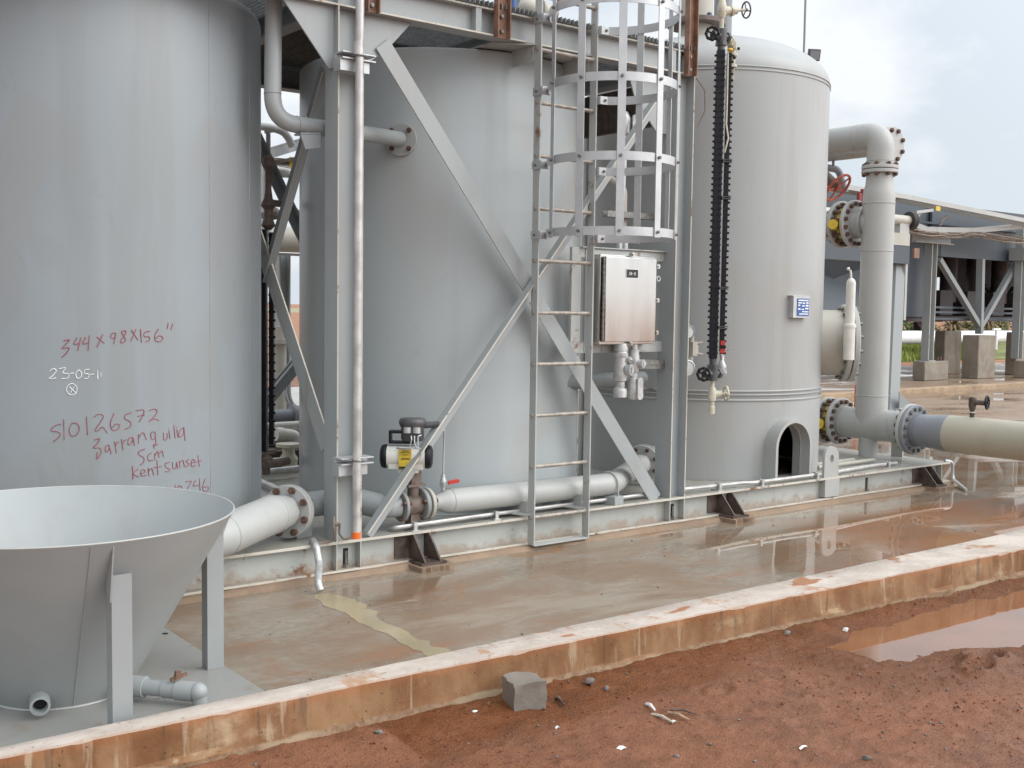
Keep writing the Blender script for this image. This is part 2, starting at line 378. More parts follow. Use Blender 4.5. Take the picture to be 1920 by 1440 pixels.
class MB:
    def __init__(s): s.v, s.f, s.m = [], [], []
    def add(s, vs, fs, mat=0):
        o = len(s.v); s.v += [Vector(v) for v in vs]
        for f in fs: s.f.append([i+o for i in f]); s.m.append(mat)
        return s
    def box(s, x0, y0, z0, x1, y1, z1, mat=0):
        x0, x1 = sorted((x0, x1)); y0, y1 = sorted((y0, y1)); z0, z1 = sorted((z0, z1))
        vs = [(x, y, z) for z in (z0, z1) for y in (y0, y1) for x in (x0, x1)]
        return s.add(vs, [(0, 2, 3, 1), (4, 5, 7, 6), (0, 1, 5, 4), (2, 6, 7, 3), (0, 4, 6, 2), (1, 3, 7, 5)], mat)
    def obox(s, c, hx, hy, hz, mat=0):
        c, hx, hy, hz = map(Vector, (c, hx, hy, hz))
        if hx.cross(hy).dot(hz) < 0: hx = -hx
        vs = [c+hx*i+hy*j+hz*k for k in (-1, 1) for j in (-1, 1) for i in (-1, 1)]
        return s.add(vs, [(0, 2, 3, 1), (4, 5, 7, 6), (0, 1, 5, 4), (2, 6, 7, 3), (0, 4, 6, 2), (1, 3, 7, 5)], mat)
    def bar(s, p0, p1, w, h, up=(0, 0, 1), mat=0):
        p0, p1 = Vector(p0), Vector(p1); d = (p1-p0); L = d.length; d.normalize()
        r = d.cross(Vector(up)).normalized(); u = r.cross(d)
        return s.obox((p0+p1)/2, d*L/2, r*w/2, u*h/2, mat)
    def extr(s, prof, p0, p1, right, up, mats=None):
        """closed 2-D profile (counter-clockwise in right/up) swept from p0 to p1"""
        p0, p1, right, up = map(Vector, (p0, p1, right, up)); n = len(prof)
        if right.cross(up).dot(p1-p0) < 0: prof = prof[::-1]; mats = [mats[(n-2-q) % n] for q in range(n)] if mats else None
        a = [p0+right*x+up*y for x, y in prof]; b = [p1+right*x+up*y for x, y in prof]
        o = len(s.v); s.v += a+b
        for i in range(n):
            j = (i+1) % n; s.f.append([o+i, o+j, o+n+j, o+n+i]); s.m.append(mats[i] if mats else 0)
        s.add(a, [tuple(range(n))[::-1]]); s.add(b, [tuple(range(n))])
        return s
    def cyl(s, p0, p1, r0, r1=None, n=20, caps=True, mat=0):
        p0, p1 = Vector(p0), Vector(p1); r1 = r0 if r1 is None else r1
        a, u, w = perp(p1-p0); o = len(s.v)
        cs = [(math.cos(2*math.pi*i/n), math.sin(2*math.pi*i/n)) for i in range(n)]
        A = [p0+(u*c+w*d)*r0 for c, d in cs]; B = [p1+(u*c+w*d)*r1 for c, d in cs]
        s.v += A+B
        for i in range(n):
            j = (i+1) % n; s.f.append([o+i, o+j, o+n+j, o+n+i]); s.m.append(mat)
        if caps:
            if r0 > 1e-6: s.add(A, [tuple(range(n))[::-1]], mat)
            if r1 > 1e-6: s.add(B, [tuple(range(n))], mat)
        return s
    def tube(s, path, r, n=12, caps=True, mat=0):
        P = [Vector(p) for p in path]; k = len(P); R = r if isinstance(r, (list, tuple)) else [r]*k
        T = [((P[min(i+1, k-1)]-P[max(i-1, 0)])).normalized() for i in range(k)]
        _, u, w = perp(T[0]); o = len(s.v); rings = []
        for i in range(k):
            if i: 
                u = (u-T[i]*u.dot(T[i])).normalized(); w = T[i].cross(u)
            rings.append([P[i]+(u*math.cos(2*math.pi*q/n)+w*math.sin(2*math.pi*q/n))*R[i] for q in range(n)])
        for rg in rings: s.v += rg
        for i in range(k-1):
            for q in range(n):
                p = (q+1) % n
                s.f.append([o+i*n+q, o+i*n+p, o+(i+1)*n+p, o+(i+1)*n+q]); s.m.append(mat)
        if caps:
            s.add(rings[0], [tuple(range(n))[::-1]], mat); s.add(rings[-1], [tuple(range(n))], mat)
        return s
    def lathe(s, prof, c, axis=(0, 0, 1), n=48, mat=0, a0=0.0, a1=None):
        c = Vector(c); a, u, w = perp(axis); full = a1 is None; a1 = 2*math.pi if full else a1
        cnt = n if full else n+1; o = len(s.v)
        for r, h in prof:
            for i in range(cnt):
                t = a0+(a1-a0)*i/n; s.v.append(c+a*h+(u*math.cos(t)+w*math.sin(t))*r)
        for k in range(len(prof)-1):
            for i in range(n):
                j = (i+1) % cnt
                s.f.append([o+k*cnt+i, o+k*cnt+j, o+(k+1)*cnt+j, o+(k+1)*cnt+i]); s.m.append(mat)
        return s
    def torus(s, c, axis, R, r, n=28, m=8, a0=0.0, a1=2*math.pi, mat=0):
        c = Vector(c); a, u, w = perp(axis)
        full = abs(a1-a0-2*math.pi) < 1e-4; k = n if full else n+1; o = len(s.v)
        for i in range(k):
            t = a0+(a1-a0)*i/n; d = u*math.cos(t)+w*math.sin(t)
            for q in range(m):
                p = 2*math.pi*q/m; s.v.append(c+d*(R+r*math.cos(p))+a*r*math.sin(p))
        for i in range(n):
            j = (i+1) % k
            for q in range(m):
                p = (q+1) % m; s.f.append([o+i*m+q, o+j*m+q, o+j*m+p, o+i*m+p]); s.m.append(mat)
        return s
    def prism(s, pts, vec, mat=0):
        P = [Vector(p) for p in pts]; vec = Vector(vec); n = len(P)
        nrm = Vector((0, 0, 0))
        for i in range(n): nrm += P[i].cross(P[(i+1) % n])
        if nrm.dot(vec) < 0: P = P[::-1]
        B = [p+vec for p in P]; o = len(s.v); s.v += P+B
        for i in range(n):
            j = (i+1) % n; s.f.append([o+i, o+j, o+n+j, o+n+i]); s.m.append(mat)
        s.add(P, [tuple(range(n))[::-1]], mat); s.add(B, [tuple(range(n))], mat)
        return s
    def ball(s, c, r, n=10, sq=(1, 1, 1), mat=0):
        c = Vector(c); m = n; o = len(s.v)
        for i in range(m+1):
            th = math.pi*i/m
            for q in range(2*n):
                ph = math.pi*q/n
                s.v.append(c+Vector((r*sq[0]*math.sin(th)*math.cos(ph), r*sq[1]*math.sin(th)*math.sin(ph), r*sq[2]*math.cos(th))))
        k = 2*n
        for i in range(m):
            for q in range(k):
                p = (q+1) % k; s.f.append([o+i*k+q, o+(i+1)*k+q, o+(i+1)*k+p, o+i*k+p]); s.m.append(mat)
        return s

OFF = {}
def build(name, mb, mats, parent=None, bevel=0.0, kind=None, angle=0.62):
    me = bpy.data.meshes.new(name)
    V = mb.v
    if parent is None:
        xs = [v.x for v in V]; ys = [v.y for v in V]; zs = [v.z for v in V]
        off = Vector(((min(xs)+max(xs))/2, (min(ys)+max(ys))/2, min(zs)))
    else: off = OFF[parent.name]
    me.from_pydata([tuple(v-off) for v in V], [], mb.f)
    mats = mats if isinstance(mats, (list, tuple)) else [mats]
    for m in mats: me.materials.append(M[m] if isinstance(m, str) else m)
    if len(mats) > 1: me.polygons.foreach_set('material_index', mb.m)
    me.polygons.foreach_set('use_smooth', [True]*len(me.polygons))
    me.update(); me.set_sharp_from_angle(angle=angle)
    o = bpy.data.objects.new(name, me); COL.objects.link(o)
    OFF[o.name] = off
    if parent is None: o.location = off
    else: o.parent = parent
    if bevel:
        bv = o.modifiers.new('edge_rounding', 'BEVEL'); bv.width = bevel; bv.segments = 2
        bv.limit_method = 'ANGLE'; bv.angle_limit = 0.7; bv.harden_normals = False
    if kind: o['kind'] = kind
    return o

def thing(name, label, cat, loc, group=None):
    o = bpy.data.objects.new(name, None); COL.objects.link(o); o.empty_display_size = 0.1
    o.location = loc; OFF[o.name] = Vector(loc)
    o['label'] = label; o['category'] = cat
    if group: o['group'] = group
    return o
def tag(o, label, cat, group=None):
    o['label'] = label; o['category'] = cat
    if group: o['group'] = group
    return o

_bolt_mesh = {}
def bolt_mesh(mat):
    if mat not in _bolt_mesh:
        b = MB(); b.cyl((0, 0, 0), (0, 0, 1.0), 1.0, n=6); b.cyl((0, 0, 0.9), (0, 0, 1.25), 0.62, n=10)
        me = bpy.data.meshes.new('bolt'); me.from_pydata([tuple(v) for v in b.v], [], b.f)
        me.materials.append(M[mat])
        me.polygons.foreach_set('use_smooth', [True]*len(me.polygons)); me.set_sharp_from_angle(angle=0.7)
        _bolt_mesh[mat] = me
    return _bolt_mesh[mat]
def bolt(p, axis, r, parent, mat='rustbolt', name='bolt', h=1.0):
    o = bpy.data.objects.new(name, bolt_mesh(mat)); COL.objects.link(o); o.parent = parent
    q = Vector(axis).to_track_quat('Z', 'Y').to_matrix().to_4x4()
    S = Matrix.Diagonal((r, r, r*h, 1))
    o.matrix_local = Matrix.Translation(Vector(p)-OFF[parent.name]) @ q @ S
    return o

def flange(parent, c, axis, R, th, rin, mat='pipe', bolts=8, bc=None, br=0.014, bmat='rustbolt', sides=(1, -1), rot=0.0, name='flange'):
    """bolted pipe flange: raised disc with a hub; nuts are its sub-parts"""
    c = Vector(c); a, u, w = perp(axis)
    mb = MB(); ch = th*0.15
    mb.lathe([(rin*0.6, -th/2), (R-ch, -th/2), (R, -th/2+ch), (R, th/2-ch), (R-ch, th/2), (rin*0.6, th/2)], c, a, 40)
    f = build(name, mb, mat, parent)
    bc = bc or (R*0.5+rin*0.5)
    for i in range(bolts):
        t = 2*math.pi*(i+0.5)/bolts+rot; d = u*math.cos(t)+w*math.sin(t)
        for sd_ in sides: bolt(c+d*bc+a*sd_*th/2, a*sd_, br, f, bmat)
    return f

def fillet(pts, r, n=8):
    P = [Vector(p) for p in pts]; out = [P[0]]
    for i in range(1, len(P)-1):
        a = (P[i-1]-P[i]); b = (P[i+1]-P[i]); la, lb = a.length, b.length; a.normalize(); b.normalize()
        ang = a.angle(b); rr = r[i-1] if isinstance(r, (list, tuple)) else r
        t = min(rr/math.tan(ang/2), la*0.49, lb*0.49)
        s0, s1 = P[i]+a*t, P[i]+b*t
        for k in range(n+1):
            q = k/n; out.append(s0*(1-q)**2+P[i]*2*q*(1-q)+s1*q*q)
    out.append(P[-1]); return out

def H_prof(w, d, tf, tw):
    return [(-w/2, -d/2), (w/2, -d/2), (w/2, -d/2+tf), (tw/2, -d/2+tf), (tw/2, d/2-tf), (w/2, d/2-tf), (w/2, d/2), (-w/2, d/2), (-w/2, d/2-tf), (-tw/2, d/2-tf), (-tw/2, -d/2+tf), (-w/2, -d/2+tf)]
H_EDGE = [0, 1, 0, 0, 0, 1, 0, 1, 0, 0, 0, 1]
def L_prof(a, b, t): return [(0, 0), (a, 0), (a, t), (t, t), (t, b), (0, b)]
def C_prof(w, d, t): return [(0, -d/2), (w, -d/2), (w, -d/2+t), (t, -d/2+t), (t, d/2-t), (w, d/2-t), (w, d/2), (0, d/2)]

def handwheel(parent, c, axis, R, r, mat, spokes=4, name='handwheel', lobes=0, hub=None):
    c = Vector(c); a, u, w = perp(axis); mb = MB()
    mb.torus(c, a, R, r, 32, 8)
    if lobes:
        for i in range(lobes):
            t = 2*math.pi*i/lobes; mb.ball(c+(u*math.cos(t)+w*math.sin(t))*R, r*1.45, 5)
    for i in range(spokes):
        t = 2*math.pi*i/spokes+0.4; d = u*math.cos(t)+w*math.sin(t)
        mb.bar(c+d*R*0.12-a*r*0.3, c+d*R, r*1.3, r*0.8, a)
    mb.cyl(c-a*r, c+a*r*1.2, hub or R*0.22, n=12)
    return build(name, mb, mat, parent)
# ================================================================== GROUND
def vnoise(x, y, seed):
    xi, yi = np.floor(x).astype(np.int64), np.floor(y).astype(np.int64); fx, fy = x-xi, y-yi
    fx, fy = fx*fx*(3-2*fx), fy*fy*(3-2*fy)
    def h(a, b):
        n = (a*374761393+b*668265263+seed*1442695041) & 0xffffffff
        n = ((n ^ (n >> 13))*1274126177) & 0xffffffff
        return ((n ^ (n >> 16)) & 0xffff)/65535.0
    return (h(xi, yi)*(1-fx)+h(xi+1, yi)*fx)*(1-fy)+(h(xi, yi+1)*(1-fx)+h(xi+1, yi+1)*fx)*fy
def fbm(x, y, seed, octs=4, gain=0.5):
    s, a, t = 0, 1, 0
    for o in range(octs):
        s = s+a*vnoise(x*2**o, y*2**o, seed+o); t += a; a *= gain
    return s/t-0.5
def sstep(a, b, x):
    t = np.clip((x-a)/(b-a), 0, 1); return t*t*(3-2*t)

grid_x = np.concatenate([-np.geomspace(900, 1.0, 26), np.linspace(-0.3, 9.6, 560), np.geomspace(10.2, 1500, 30)])
grid_y = np.concatenate([-np.geomspace(700, 1.0, 20), np.linspace(-0.2, 0.9, 14), np.linspace(0.98, 3.86, 210), np.geomspace(4.2, 1500, 34)])
GX, GY = np.meshgrid(grid_x, grid_y)
near = ((GX > -0.3) & (GX < 9.7) & (GY < 3.9)).astype(float)
hz = 0.026*fbm(GX*0.9, GY*0.9, 3, 3)+0.018*fbm(GX*4, GY*4, 21, 3)+0.013*fbm(GX*16, GY*16, 40, 3, 0.6)
clod = sstep(0.16, 0.34, fbm(GX*24, GY*24, 61, 2))
hz = hz+0.009*clod
pd = np.minimum(np.minimum(GX-4.40, GY-(2.94-0.17*(GX-4.2))), (3.62-0.02*GX)-GY)+0.35*fbm(GX*1.6, GY*1.6, 77, 4)
pool = sstep(-0.06, 0.22, pd)
hz = hz*(1-0.75*pool)-0.020*pool
# two boot hollows and a kicked-up lump beside the water
for cx, cy, r, d in ((5.02, 2.76, 0.13, 0.030), (4.86, 2.70, 0.10, 0.024), (3.62, 3.22, 0.07, -0.012)):
    q = np.sqrt((GX-cx)**2+((GY-cy)*1.6)**2); hz = hz+d*np.exp(-((q-r)/(r*0.35))**2)-0.6*d*np.exp(-(q/(r*0.6))**2)
# fillet of mud washed up against the kerb
hz = hz+0.02*sstep(3.35, 3.62, GY)*(1-pool)*(GX < 9)
GZ = -0.088+hz*near
far = np.sqrt(GX**2+GY**2)
GZ = np.where((GY > 3.9) & (GY < 80) & (GX > -5), -0.10, GZ)
GZ = GZ + np.where(far > 90, (np.clip(far, 90, 700)-90)*0.0045, 0)      # the land rises gently far away
ny, nx = GX.shape
vs = np.stack([GX, GY, GZ], -1).reshape(-1, 3)
idx = np.arange(nx*ny).reshape(ny, nx)
fs = np.stack([idx[:-1, :-1], idx[:-1, 1:], idx[1:, 1:], idx[1:, :-1]], -1).reshape(-1, 4)
me = bpy.data.meshes.new('ground'); me.from_pydata(vs.tolist(), [], fs.tolist()); me.materials.append(M['mud'])
wt = np.maximum(sstep(-0.55, 0.05, pd), 0.75*sstep(3.15, 3.6, GY)*(GX > 2.2)+0.35*sstep(-0.1, 0.25, fbm(GX*0.7, GY*0.9, 33, 3)))*near
me.attributes.new('wetness', 'FLOAT', 'POINT').data.foreach_set('value', np.clip(wt, 0, 1).ravel().astype(np.float32))
me.polygons.foreach_set('use_smooth', [True]*len(me.polygons)); me.update()
ground = bpy.data.objects.new('ground', me); COL.objects.link(ground); ground['kind'] = 'structure'

w = MB(); pts = [(3.7, 2.2, -0.1005), (9.4, 2.2, -0.1005), (9.4, 3.60, -0.1005), (3.7, 3.60, -0.1005)]
w.add(pts, [(0, 1, 2, 3)]); build('puddle_water', w, 'puddle', kind='structure')

# concrete pad: one sheet with a slight dish so that water lies in it
px_ = np.concatenate([np.linspace(-6, 0.5, 14), np.linspace(0.6, 12, 230), np.geomspace(12.3, 60, 30)])
py_ = np.concatenate([np.linspace(3.79, 5.7, 80), np.linspace(5.8, 12.52, 50)])
PX, PY = np.meshgrid(px_, py_)
PZ = 0.006*fbm(PX*0.8, PY*1.2, 5, 3)*np.clip((5.6-PY)*2, 0, 1)
PZ[0, :] = -0.16; PY2 = PY.copy()
ny, nx = PX.shape; idx = np.arange(nx*ny).reshape(ny, nx)
fs = np.stack([idx[:-1, :-1], idx[:-1, 1:], idx[1:, 1:], idx[1:, :-1]], -1).reshape(-1, 4)
me = bpy.data.meshes.new('concrete_pad'); me.from_pydata(np.stack([PX, PY2, PZ], -1).reshape(-1, 3).tolist(), [], fs.tolist())
me.materials.append(M['pad']); me.polygons.foreach_set('use_smooth', [True]*len(me.polygons)); me.update()
o = bpy.data.objects.new('concrete_pad', me); COL.objects.link(o); o['kind'] = 'structure'
# the second pad beyond the far wall, and the red earth past it
b = MB(); b.box(2, 12.8, -0.09, 60, 19.5, 0.0); build('far_concrete_pad', b, 'pad', kind='structure')

# near kerb, a poured concrete upstand with a rough footing
K = 520; xs = np.linspace(-1.2, 11.5, K); kv = []; prof_n = 9
for i, x in enumerate(xs):
    n = lambda k, sc, a: a*float(fbm(np.array(x*sc), np.array(k*7.3), 90+k, 3))
    yo = 3.80-0.040*max(x, 0.0)+n(1, 1.2, 0.02)+n(6, 14, 0.006); zt = 0.092+n(2, 1.5, 0.008)+n(7, 18, 0.004)
    led = 0.012+max(0, n(3, 2.2, 0.07))+max(0, n(8, 12, 0.03)); zl = -0.050+n(4, 1.6, 0.05)+n(9, 11, 0.012)
    chip = max(0, n(5, 9, 0.06)-0.010)+max(0, n(13, 3.1, 0.10)-0.028)
    jn = max(math.exp(-((x-xj)/0.008)**2) for xj in (0.55, 2.45, 4.62, 6.30, 8.4))*0.006; yo += jn
    ch = 0.006+chip
    prof = [(3.86, -0.05), (3.86+n(10, 2, 0.006), zt-0.006), (3.853, zt), ((3.85+yo)/2, zt+n(11, 6, 0.005)), (yo+ch, zt), (yo, zt-ch), (yo-0.004+n(12, 5, 0.006), zl+0.012), (yo-led, zl-0.006), (yo-led-0.004, -0.17)]
    kv += [(x, y, z) for y, z in prof]
kf = []
for i in range(K-1):
    for k in range(prof_n-1): a = i*prof_n+k; kf.append((a, a+1, a+prof_n+1, a+prof_n))
me = bpy.data.meshes.new('concrete_curb'); me.from_pydata(kv, [], kf); me.materials.append(M['curb'])
me.polygons.foreach_set('use_smooth', [True]*len(me.polygons)); me.update(); me.set_sharp_from_angle(angle=0.75)
curb = bpy.data.objects.new('concrete_curb', me); COL.objects.link(curb)
tag(curb, 'low concrete curb stained orange brown, running across the foreground between mud and wet pad', 'curb')

# silt-laden water running from the drain hose to the kerb
L_ = []; R_ = []
cl = [(600, 1112), (632, 1127), (668, 1146), (706, 1168), (740, 1184), (772, 1201), (806, 1217), (838, 1232)]
wd = [0.05, 0.10, 0.075, 0.055, 0.05, 0.05, 0.055, 0.05]
for i in range(0, 57):
    t = i/56*(len(cl)-1); k = min(int(t), len(cl)-2); q = t-k
    p = at(cl[k][0]*(1-q)+cl[k+1][0]*q, cl[k][1]*(1-q)+cl[k+1][1]*q, Z=0.0045)
    ww = wd[k]*(1-q)+wd[k+1]*q
    j1, j2 = (float(fbm(np.array(i*0.33), np.array(s_), 17, 3)) for s_ in (1.0, 5.0)); L_.append((p.x-ww*(1+0.9*j1), p.y, 0.0045)); R_.append((p.x+ww*(1+1.1*j2), p.y, 0.0045))
b = MB(); n = len(L_)
def padz(x, y): return 0.006*float(fbm(np.array(x*0.8), np.array(y*1.2), 5, 3))*min(1, max(0, (5.6-y)*2))
L_ = [(q[0], q[1], padz(q[0], q[1])+0.0012) for q in L_]; R_ = [(q[0], q[1], padz(q[0], q[1])+0.0012) for q in R_]
b.add(L_+R_, [(i, i+1, n+i+1, n+i) for i in range(n-1)])
build('drain_water', b, 'stream', kind='structure')

# ragged grout strip under the skid
b = MB(); xs = np.linspace(0.4, 9.5, 300); vs = []
for i, x in enumerate(xs):
    y = 5.555+0.05*float(fbm(np.array(x*2.0), np.array(1.0), 7, 4))+0.02*float(fbm(np.array(x*17), np.array(4.0), 8, 3))
    z = 0.028+0.016*float(fbm(np.array(x*6), np.array(2.0), 9, 3))
    vs += [(x, y-0.02, -0.01), (x, y, z*0.75), (x, y+0.02, z), (x, 5.70, z)]
b.add(vs, [(i*4+k, (i+1)*4+k, (i+1)*4+k+1, i*4+k+1) for i in range(len(xs)-1) for k in range(3)])
build('grout_bed', b, 'grout', kind='structure', angle=0.8)

# ================================================================== SKID
SX0, SX1, SY0, SY1, SZ = 0.55, 9.42, 5.60, 8.15, 0.21
skid = thing('steel_skid', 'long grey steel base skid carrying the tanks, with worn cream deck edge and gusset feet', 'skid', (5.0, 5.6, 0.0))
b = MB(); b.box(SX0, SY0+0.003, SZ-0.014, SX1, SY1, SZ); build('deck_plate', b, 'deck', skid)
b = MB(); b.box(SX0, SY0, SZ-0.015, SX1, SY0+0.0028, SZ+0.001); b.box(SX0, SY0, 0.030, SX1, SY0+0.0028, 0.043)
b.box(SX1+0.0005, SY0, SZ-0.015, SX1+0.003, SY1, SZ+0.001)
build('deck_edge', b, 'edge', skid)
b = MB(); b.box(SX0, 5.655, 0.043, SX1-0.06, 5.663, SZ-0.0145); b.box(SX0, SY0+0.003, 0.031, SX1, 5.72, 0.043); build('front_beam', b, 'skid_web', skid)
b = MB(); b.box(SX1-0.06, 5.663, 0.043, SX1-0.052, SY1, SZ-0.0145); b.box(SX1-0.11, 5.721, 0.031, SX1, SY1, 0.043); build('end_beam', b, 'skid_web', skid)
for x in (1.55, 3.081, 3.237, 5.778, 5.924, 9.28):
    b = MB(); b.box(x, 5.601, 0.044, x+0.008, 5.6545, SZ-0.015); build('stiffener_plate', b, 'skid_web', skid)
for x in (3.17, 5.86, 8.22, 9.33):
    b = MB(); b.box(x-0.016, 5.6525, 0.055, x+0.016, 5.6548, 0.155); build('anchor_slot', b, 'black', skid)
    b = MB(); b.cyl((x, 5.648, 0.044), (x, 5.648, 0.14), 0.009, n=8); b.cyl((x, 5.645, 0.044), (x, 5.645, 0.062), 0.018, n=6); build('anchor_bolt', b, 'bolt', skid)
for x in (3.60, 6.33, 9.0):
    b = MB()
    for dx in (0.0, 0.11):
        b.prism([(x+dx, 5.652, SZ-0.016), (x+dx, 5.60, SZ-0.016), (x+dx, 5.47, 0.045), (x+dx, 5.652, 0.045)], (0.012, 0, 0))
    b.box(x-0.03, 5.46, 0.030, x+0.15, 5.60, 0.044)
    build('gusset_foot', b, 'primer_dark', skid)
    b = MB(); b.box(x-0.10, 5.648, 0.05, x+0.0, 5.6546, SZ-0.02); build('dark_web_patch', b, 'primer_dark', skid)  # dark patch on the web beside each gusset foot
    b = MB(); vs = []
    n = 14; ring = [(x-0.05+0.24*q/(n-1), 5.43+0.02*random.uniform(-1, 1)) for q in range(n)]
    b.prism([(p[0], p[1], -0.012) for p in ring]+[(x+0.20, 5.60, -0.012), (x-0.06, 5.60, -0.012)], (0, 0, 0.041)); build('grout_pad', b, 'grout', skid)
def lug(x, y, parent, h=0.16, w=0.095, ax='x'):
    out = []; m = 16
    pr = [(-w, 0)]+[(w*math.cos(math.pi-math.pi*i/m), h+w*math.sin(math.pi*i/m)) for i in range(m+1)]+[(w, 0)]
    hole = [(0.026*math.cos(2*math.pi*i/14), h-0.01+0.034*math.sin(2*math.pi*i/14)) for i in range(15)]
    # plate with a hole: split in left and right halves round the hole
    L = [p for p in pr if p[0] <= 1e-6]+[(0, h+w)]; 
    left = [(0, 0), (-w, 0)]+[p for p in pr[1:] if p[0] < -1e-6]+[(0, h+w)]+[(p[0], p[1]) for p in [(0.026*math.cos(t), h-0.01+0.034*math.sin(t)) for t in [math.pi/2+math.pi*i/8 for i in range(9)]]]
    right = [(-p[0], p[1]) for p in left]
    b = MB()
    for pg in (left, right): b.prism([(x+p[0], y, SZ+p[1]) if ax == 'x' else (x, y+p[0], SZ+p[1]) for p in pg], (0, 0.022, 0) if ax == 'x' else (0.022, 0, 0))
    return b
b = lug(7.67, 5.612, skid); b.box(7.575, 5.60, 0.05, 7.765, 5.6538, SZ-0.0155); build('lifting_lug', b, 'pipe', skid)
b = lug(9.33, 6.10, skid, 0.40, 0.06, 'y'); build('lifting_lug', b, 'pipe', skid)
# cable conduits laid on the deck
def conduit(name, label, pts, r, clamps, mat='galv_rust', fil=0.06):
    t = thing(name, label, 'conduit', pts[0])
    b = MB(); b.tube(fillet(pts, fil), r, 10); build('conduit_tube', b, mat, t)
    for c in clamps:
        b = MB(); b.box(c[0]-0.025, c[1]-0.04, c[2]-r-0.022, c[0]+0.025, c[1]+0.04, c[2]-r-0.012)
        b.torus(c, (1, 0, 0), r+0.006, 0.006, 16, 6); b.box(c[0]-0.012, c[1]-0.034, c[2]-r-0.012, c[0]+0.012, c[1]-0.024, c[2]+r+0.01)
        build('conduit_clamp', b, 'alu', t)
    return t
zc = 0.245
conduit('conduit_run', 'thin galvanised conduit along the deck edge below the skirt with the arched opening', [(5.99, 5.665, zc+0.005), (6.42, 5.665, zc), (6.62, 5.665, zc-0.002), (6.74, 5.632, zc-0.004), (7.55, 5.632, zc-0.004)], 0.014, [(6.35, 5.665, zc), (6.80, 5.632, zc-0.004), (7.48, 5.632, zc-0.004)])
conduit('conduit_run', 'thin galvanised conduit along the deck edge behind the foot of the caged ladder', [(3.50, 5.70, 0.225), (3.50, 5.645, 0.24), (3.62, 5.635, 0.243), (4.1, 5.66, 0.243), (5.70, 5.68, 0.243)], 0.013, [(3.62, 5.637, 0.243), (4.25, 5.663, 0.243)])
conduit('conduit_run', 'galvanised conduit ending beyond the lifting lug at the right end of the skid', [(7.80, 5.66, 0.235), (8.35, 5.72, 0.235), (8.75, 5.72, 0.235)], 0.015, [(8.60, 5.72, 0.235)])
for k, (y, x1, lab) in enumerate(((5.93, 8.75, 'front one of two parallel tubes on the deck right of the arched opening'), (6.04, 8.6, 'rear one of two parallel tubes on the deck right of the arched opening'))):
    b = MB(); b.tube([(7.9, y-0.01, 0.235), (8.2, y, 0.236), (x1, y+0.02, 0.236)], 0.017, 10)
    tag(build('deck_tube', b, 'pipe_cream'), lab, 'tube', 'tubes on the right end of the deck')

# hoses that drain the skid
b = MB(); p0 = at(588, 1022, Y=5.585); p1 = at(601, 1108, Z=0.02)
b.tube(fillet([p0+Vector((0.02, 0.05, 0.012)), p0+Vector((0.0, -0.03, 0.0)), (p0.x-0.005, p0.y-0.075, 0.13), (p1.x, p1.y+0.03, 0.06), p1], 0.05), 0.021, 12)
tag(build('drain_hose', b, 'alu'), 'silver drain hose hanging off the skid edge beside the left column, spilling silty water', 'hose')
b = MB(); p0 = at(1781, 866, X=9.43)
b.tube(fillet([p0+Vector((-0.05, 0.02, 0.012)), p0+Vector((0.03, -0.01, 0)), at(1786, 898, X=9.48), at(1812, 919, Z=0.015)], 0.06), 0.014, 10)
tag(build('drain_hose', b, 'galv'), 'thin grey hose hanging off the far right corner of the skid', 'hose')

# ================================================================== TANKS
def shell(prof, c, n=128): return MB().lathe(prof, (c[0], c[1], 0), (0, 0, 1), n)
TA, TB, TC = (2.04, 6.80), (4.589, 6.80), (7.35, 6.80)
RA, RB, RC = 1.034, 1.011, 1.034
tkA = thing('storage_tank', 'tall grey cylindrical tank nearest the camera, with red and white handwriting on its side', 'tank', (TA[0], TA[1], SZ), 'grey cylindrical tanks on the skid')
kn = [(RA-0.07+0.07*math.cos(t), 3.195+0.07*math.sin(t)) for t in [math.pi/2*i/7 for i in range(8)]]
build('shell', shell([(RA, SZ+0.001), (RA, 1.2), (RA, 2.2), (RA, 3.195)]+kn[1:]+[(0.6, 3.30), (0.0, 3.32)], TA), 'tank_a', tkA)
for px in (393, 468):
    d = (at(px, 500, Y=5.8)-EYE); az = math.atan2(d.x, d.y)
    # where the sight line in plan meets the shell
    a = d.x*d.x+d.y*d.y; bq = -(d.x*TA[0]+d.y*TA[1]); cq = TA[0]**2+TA[1]**2-RA**2
    t = (-bq-math.sqrt(bq*bq-a*cq))/a; p = Vector((d.x*t, d.y*t, 0)); nrm = (p-Vector((TA[0], TA[1], 0))).normalized()
    b = MB(); b.tube([(p.x, p.y, SZ+0.02), (p.x, p.y, 1.6), (p.x, p.y, 3.20)], 0.0026 if px > 400 else 0.0014, 6)
    build('weld_seam', b, 'tank_a' if px > 400 else 'seam', tkA)
b = MB(); b.torus((TA[0], TA[1], SZ+0.004), (0, 0, 1), RA+0.002, 0.008, 128, 6); build('base_weld', b, 'tank_a', tkA)

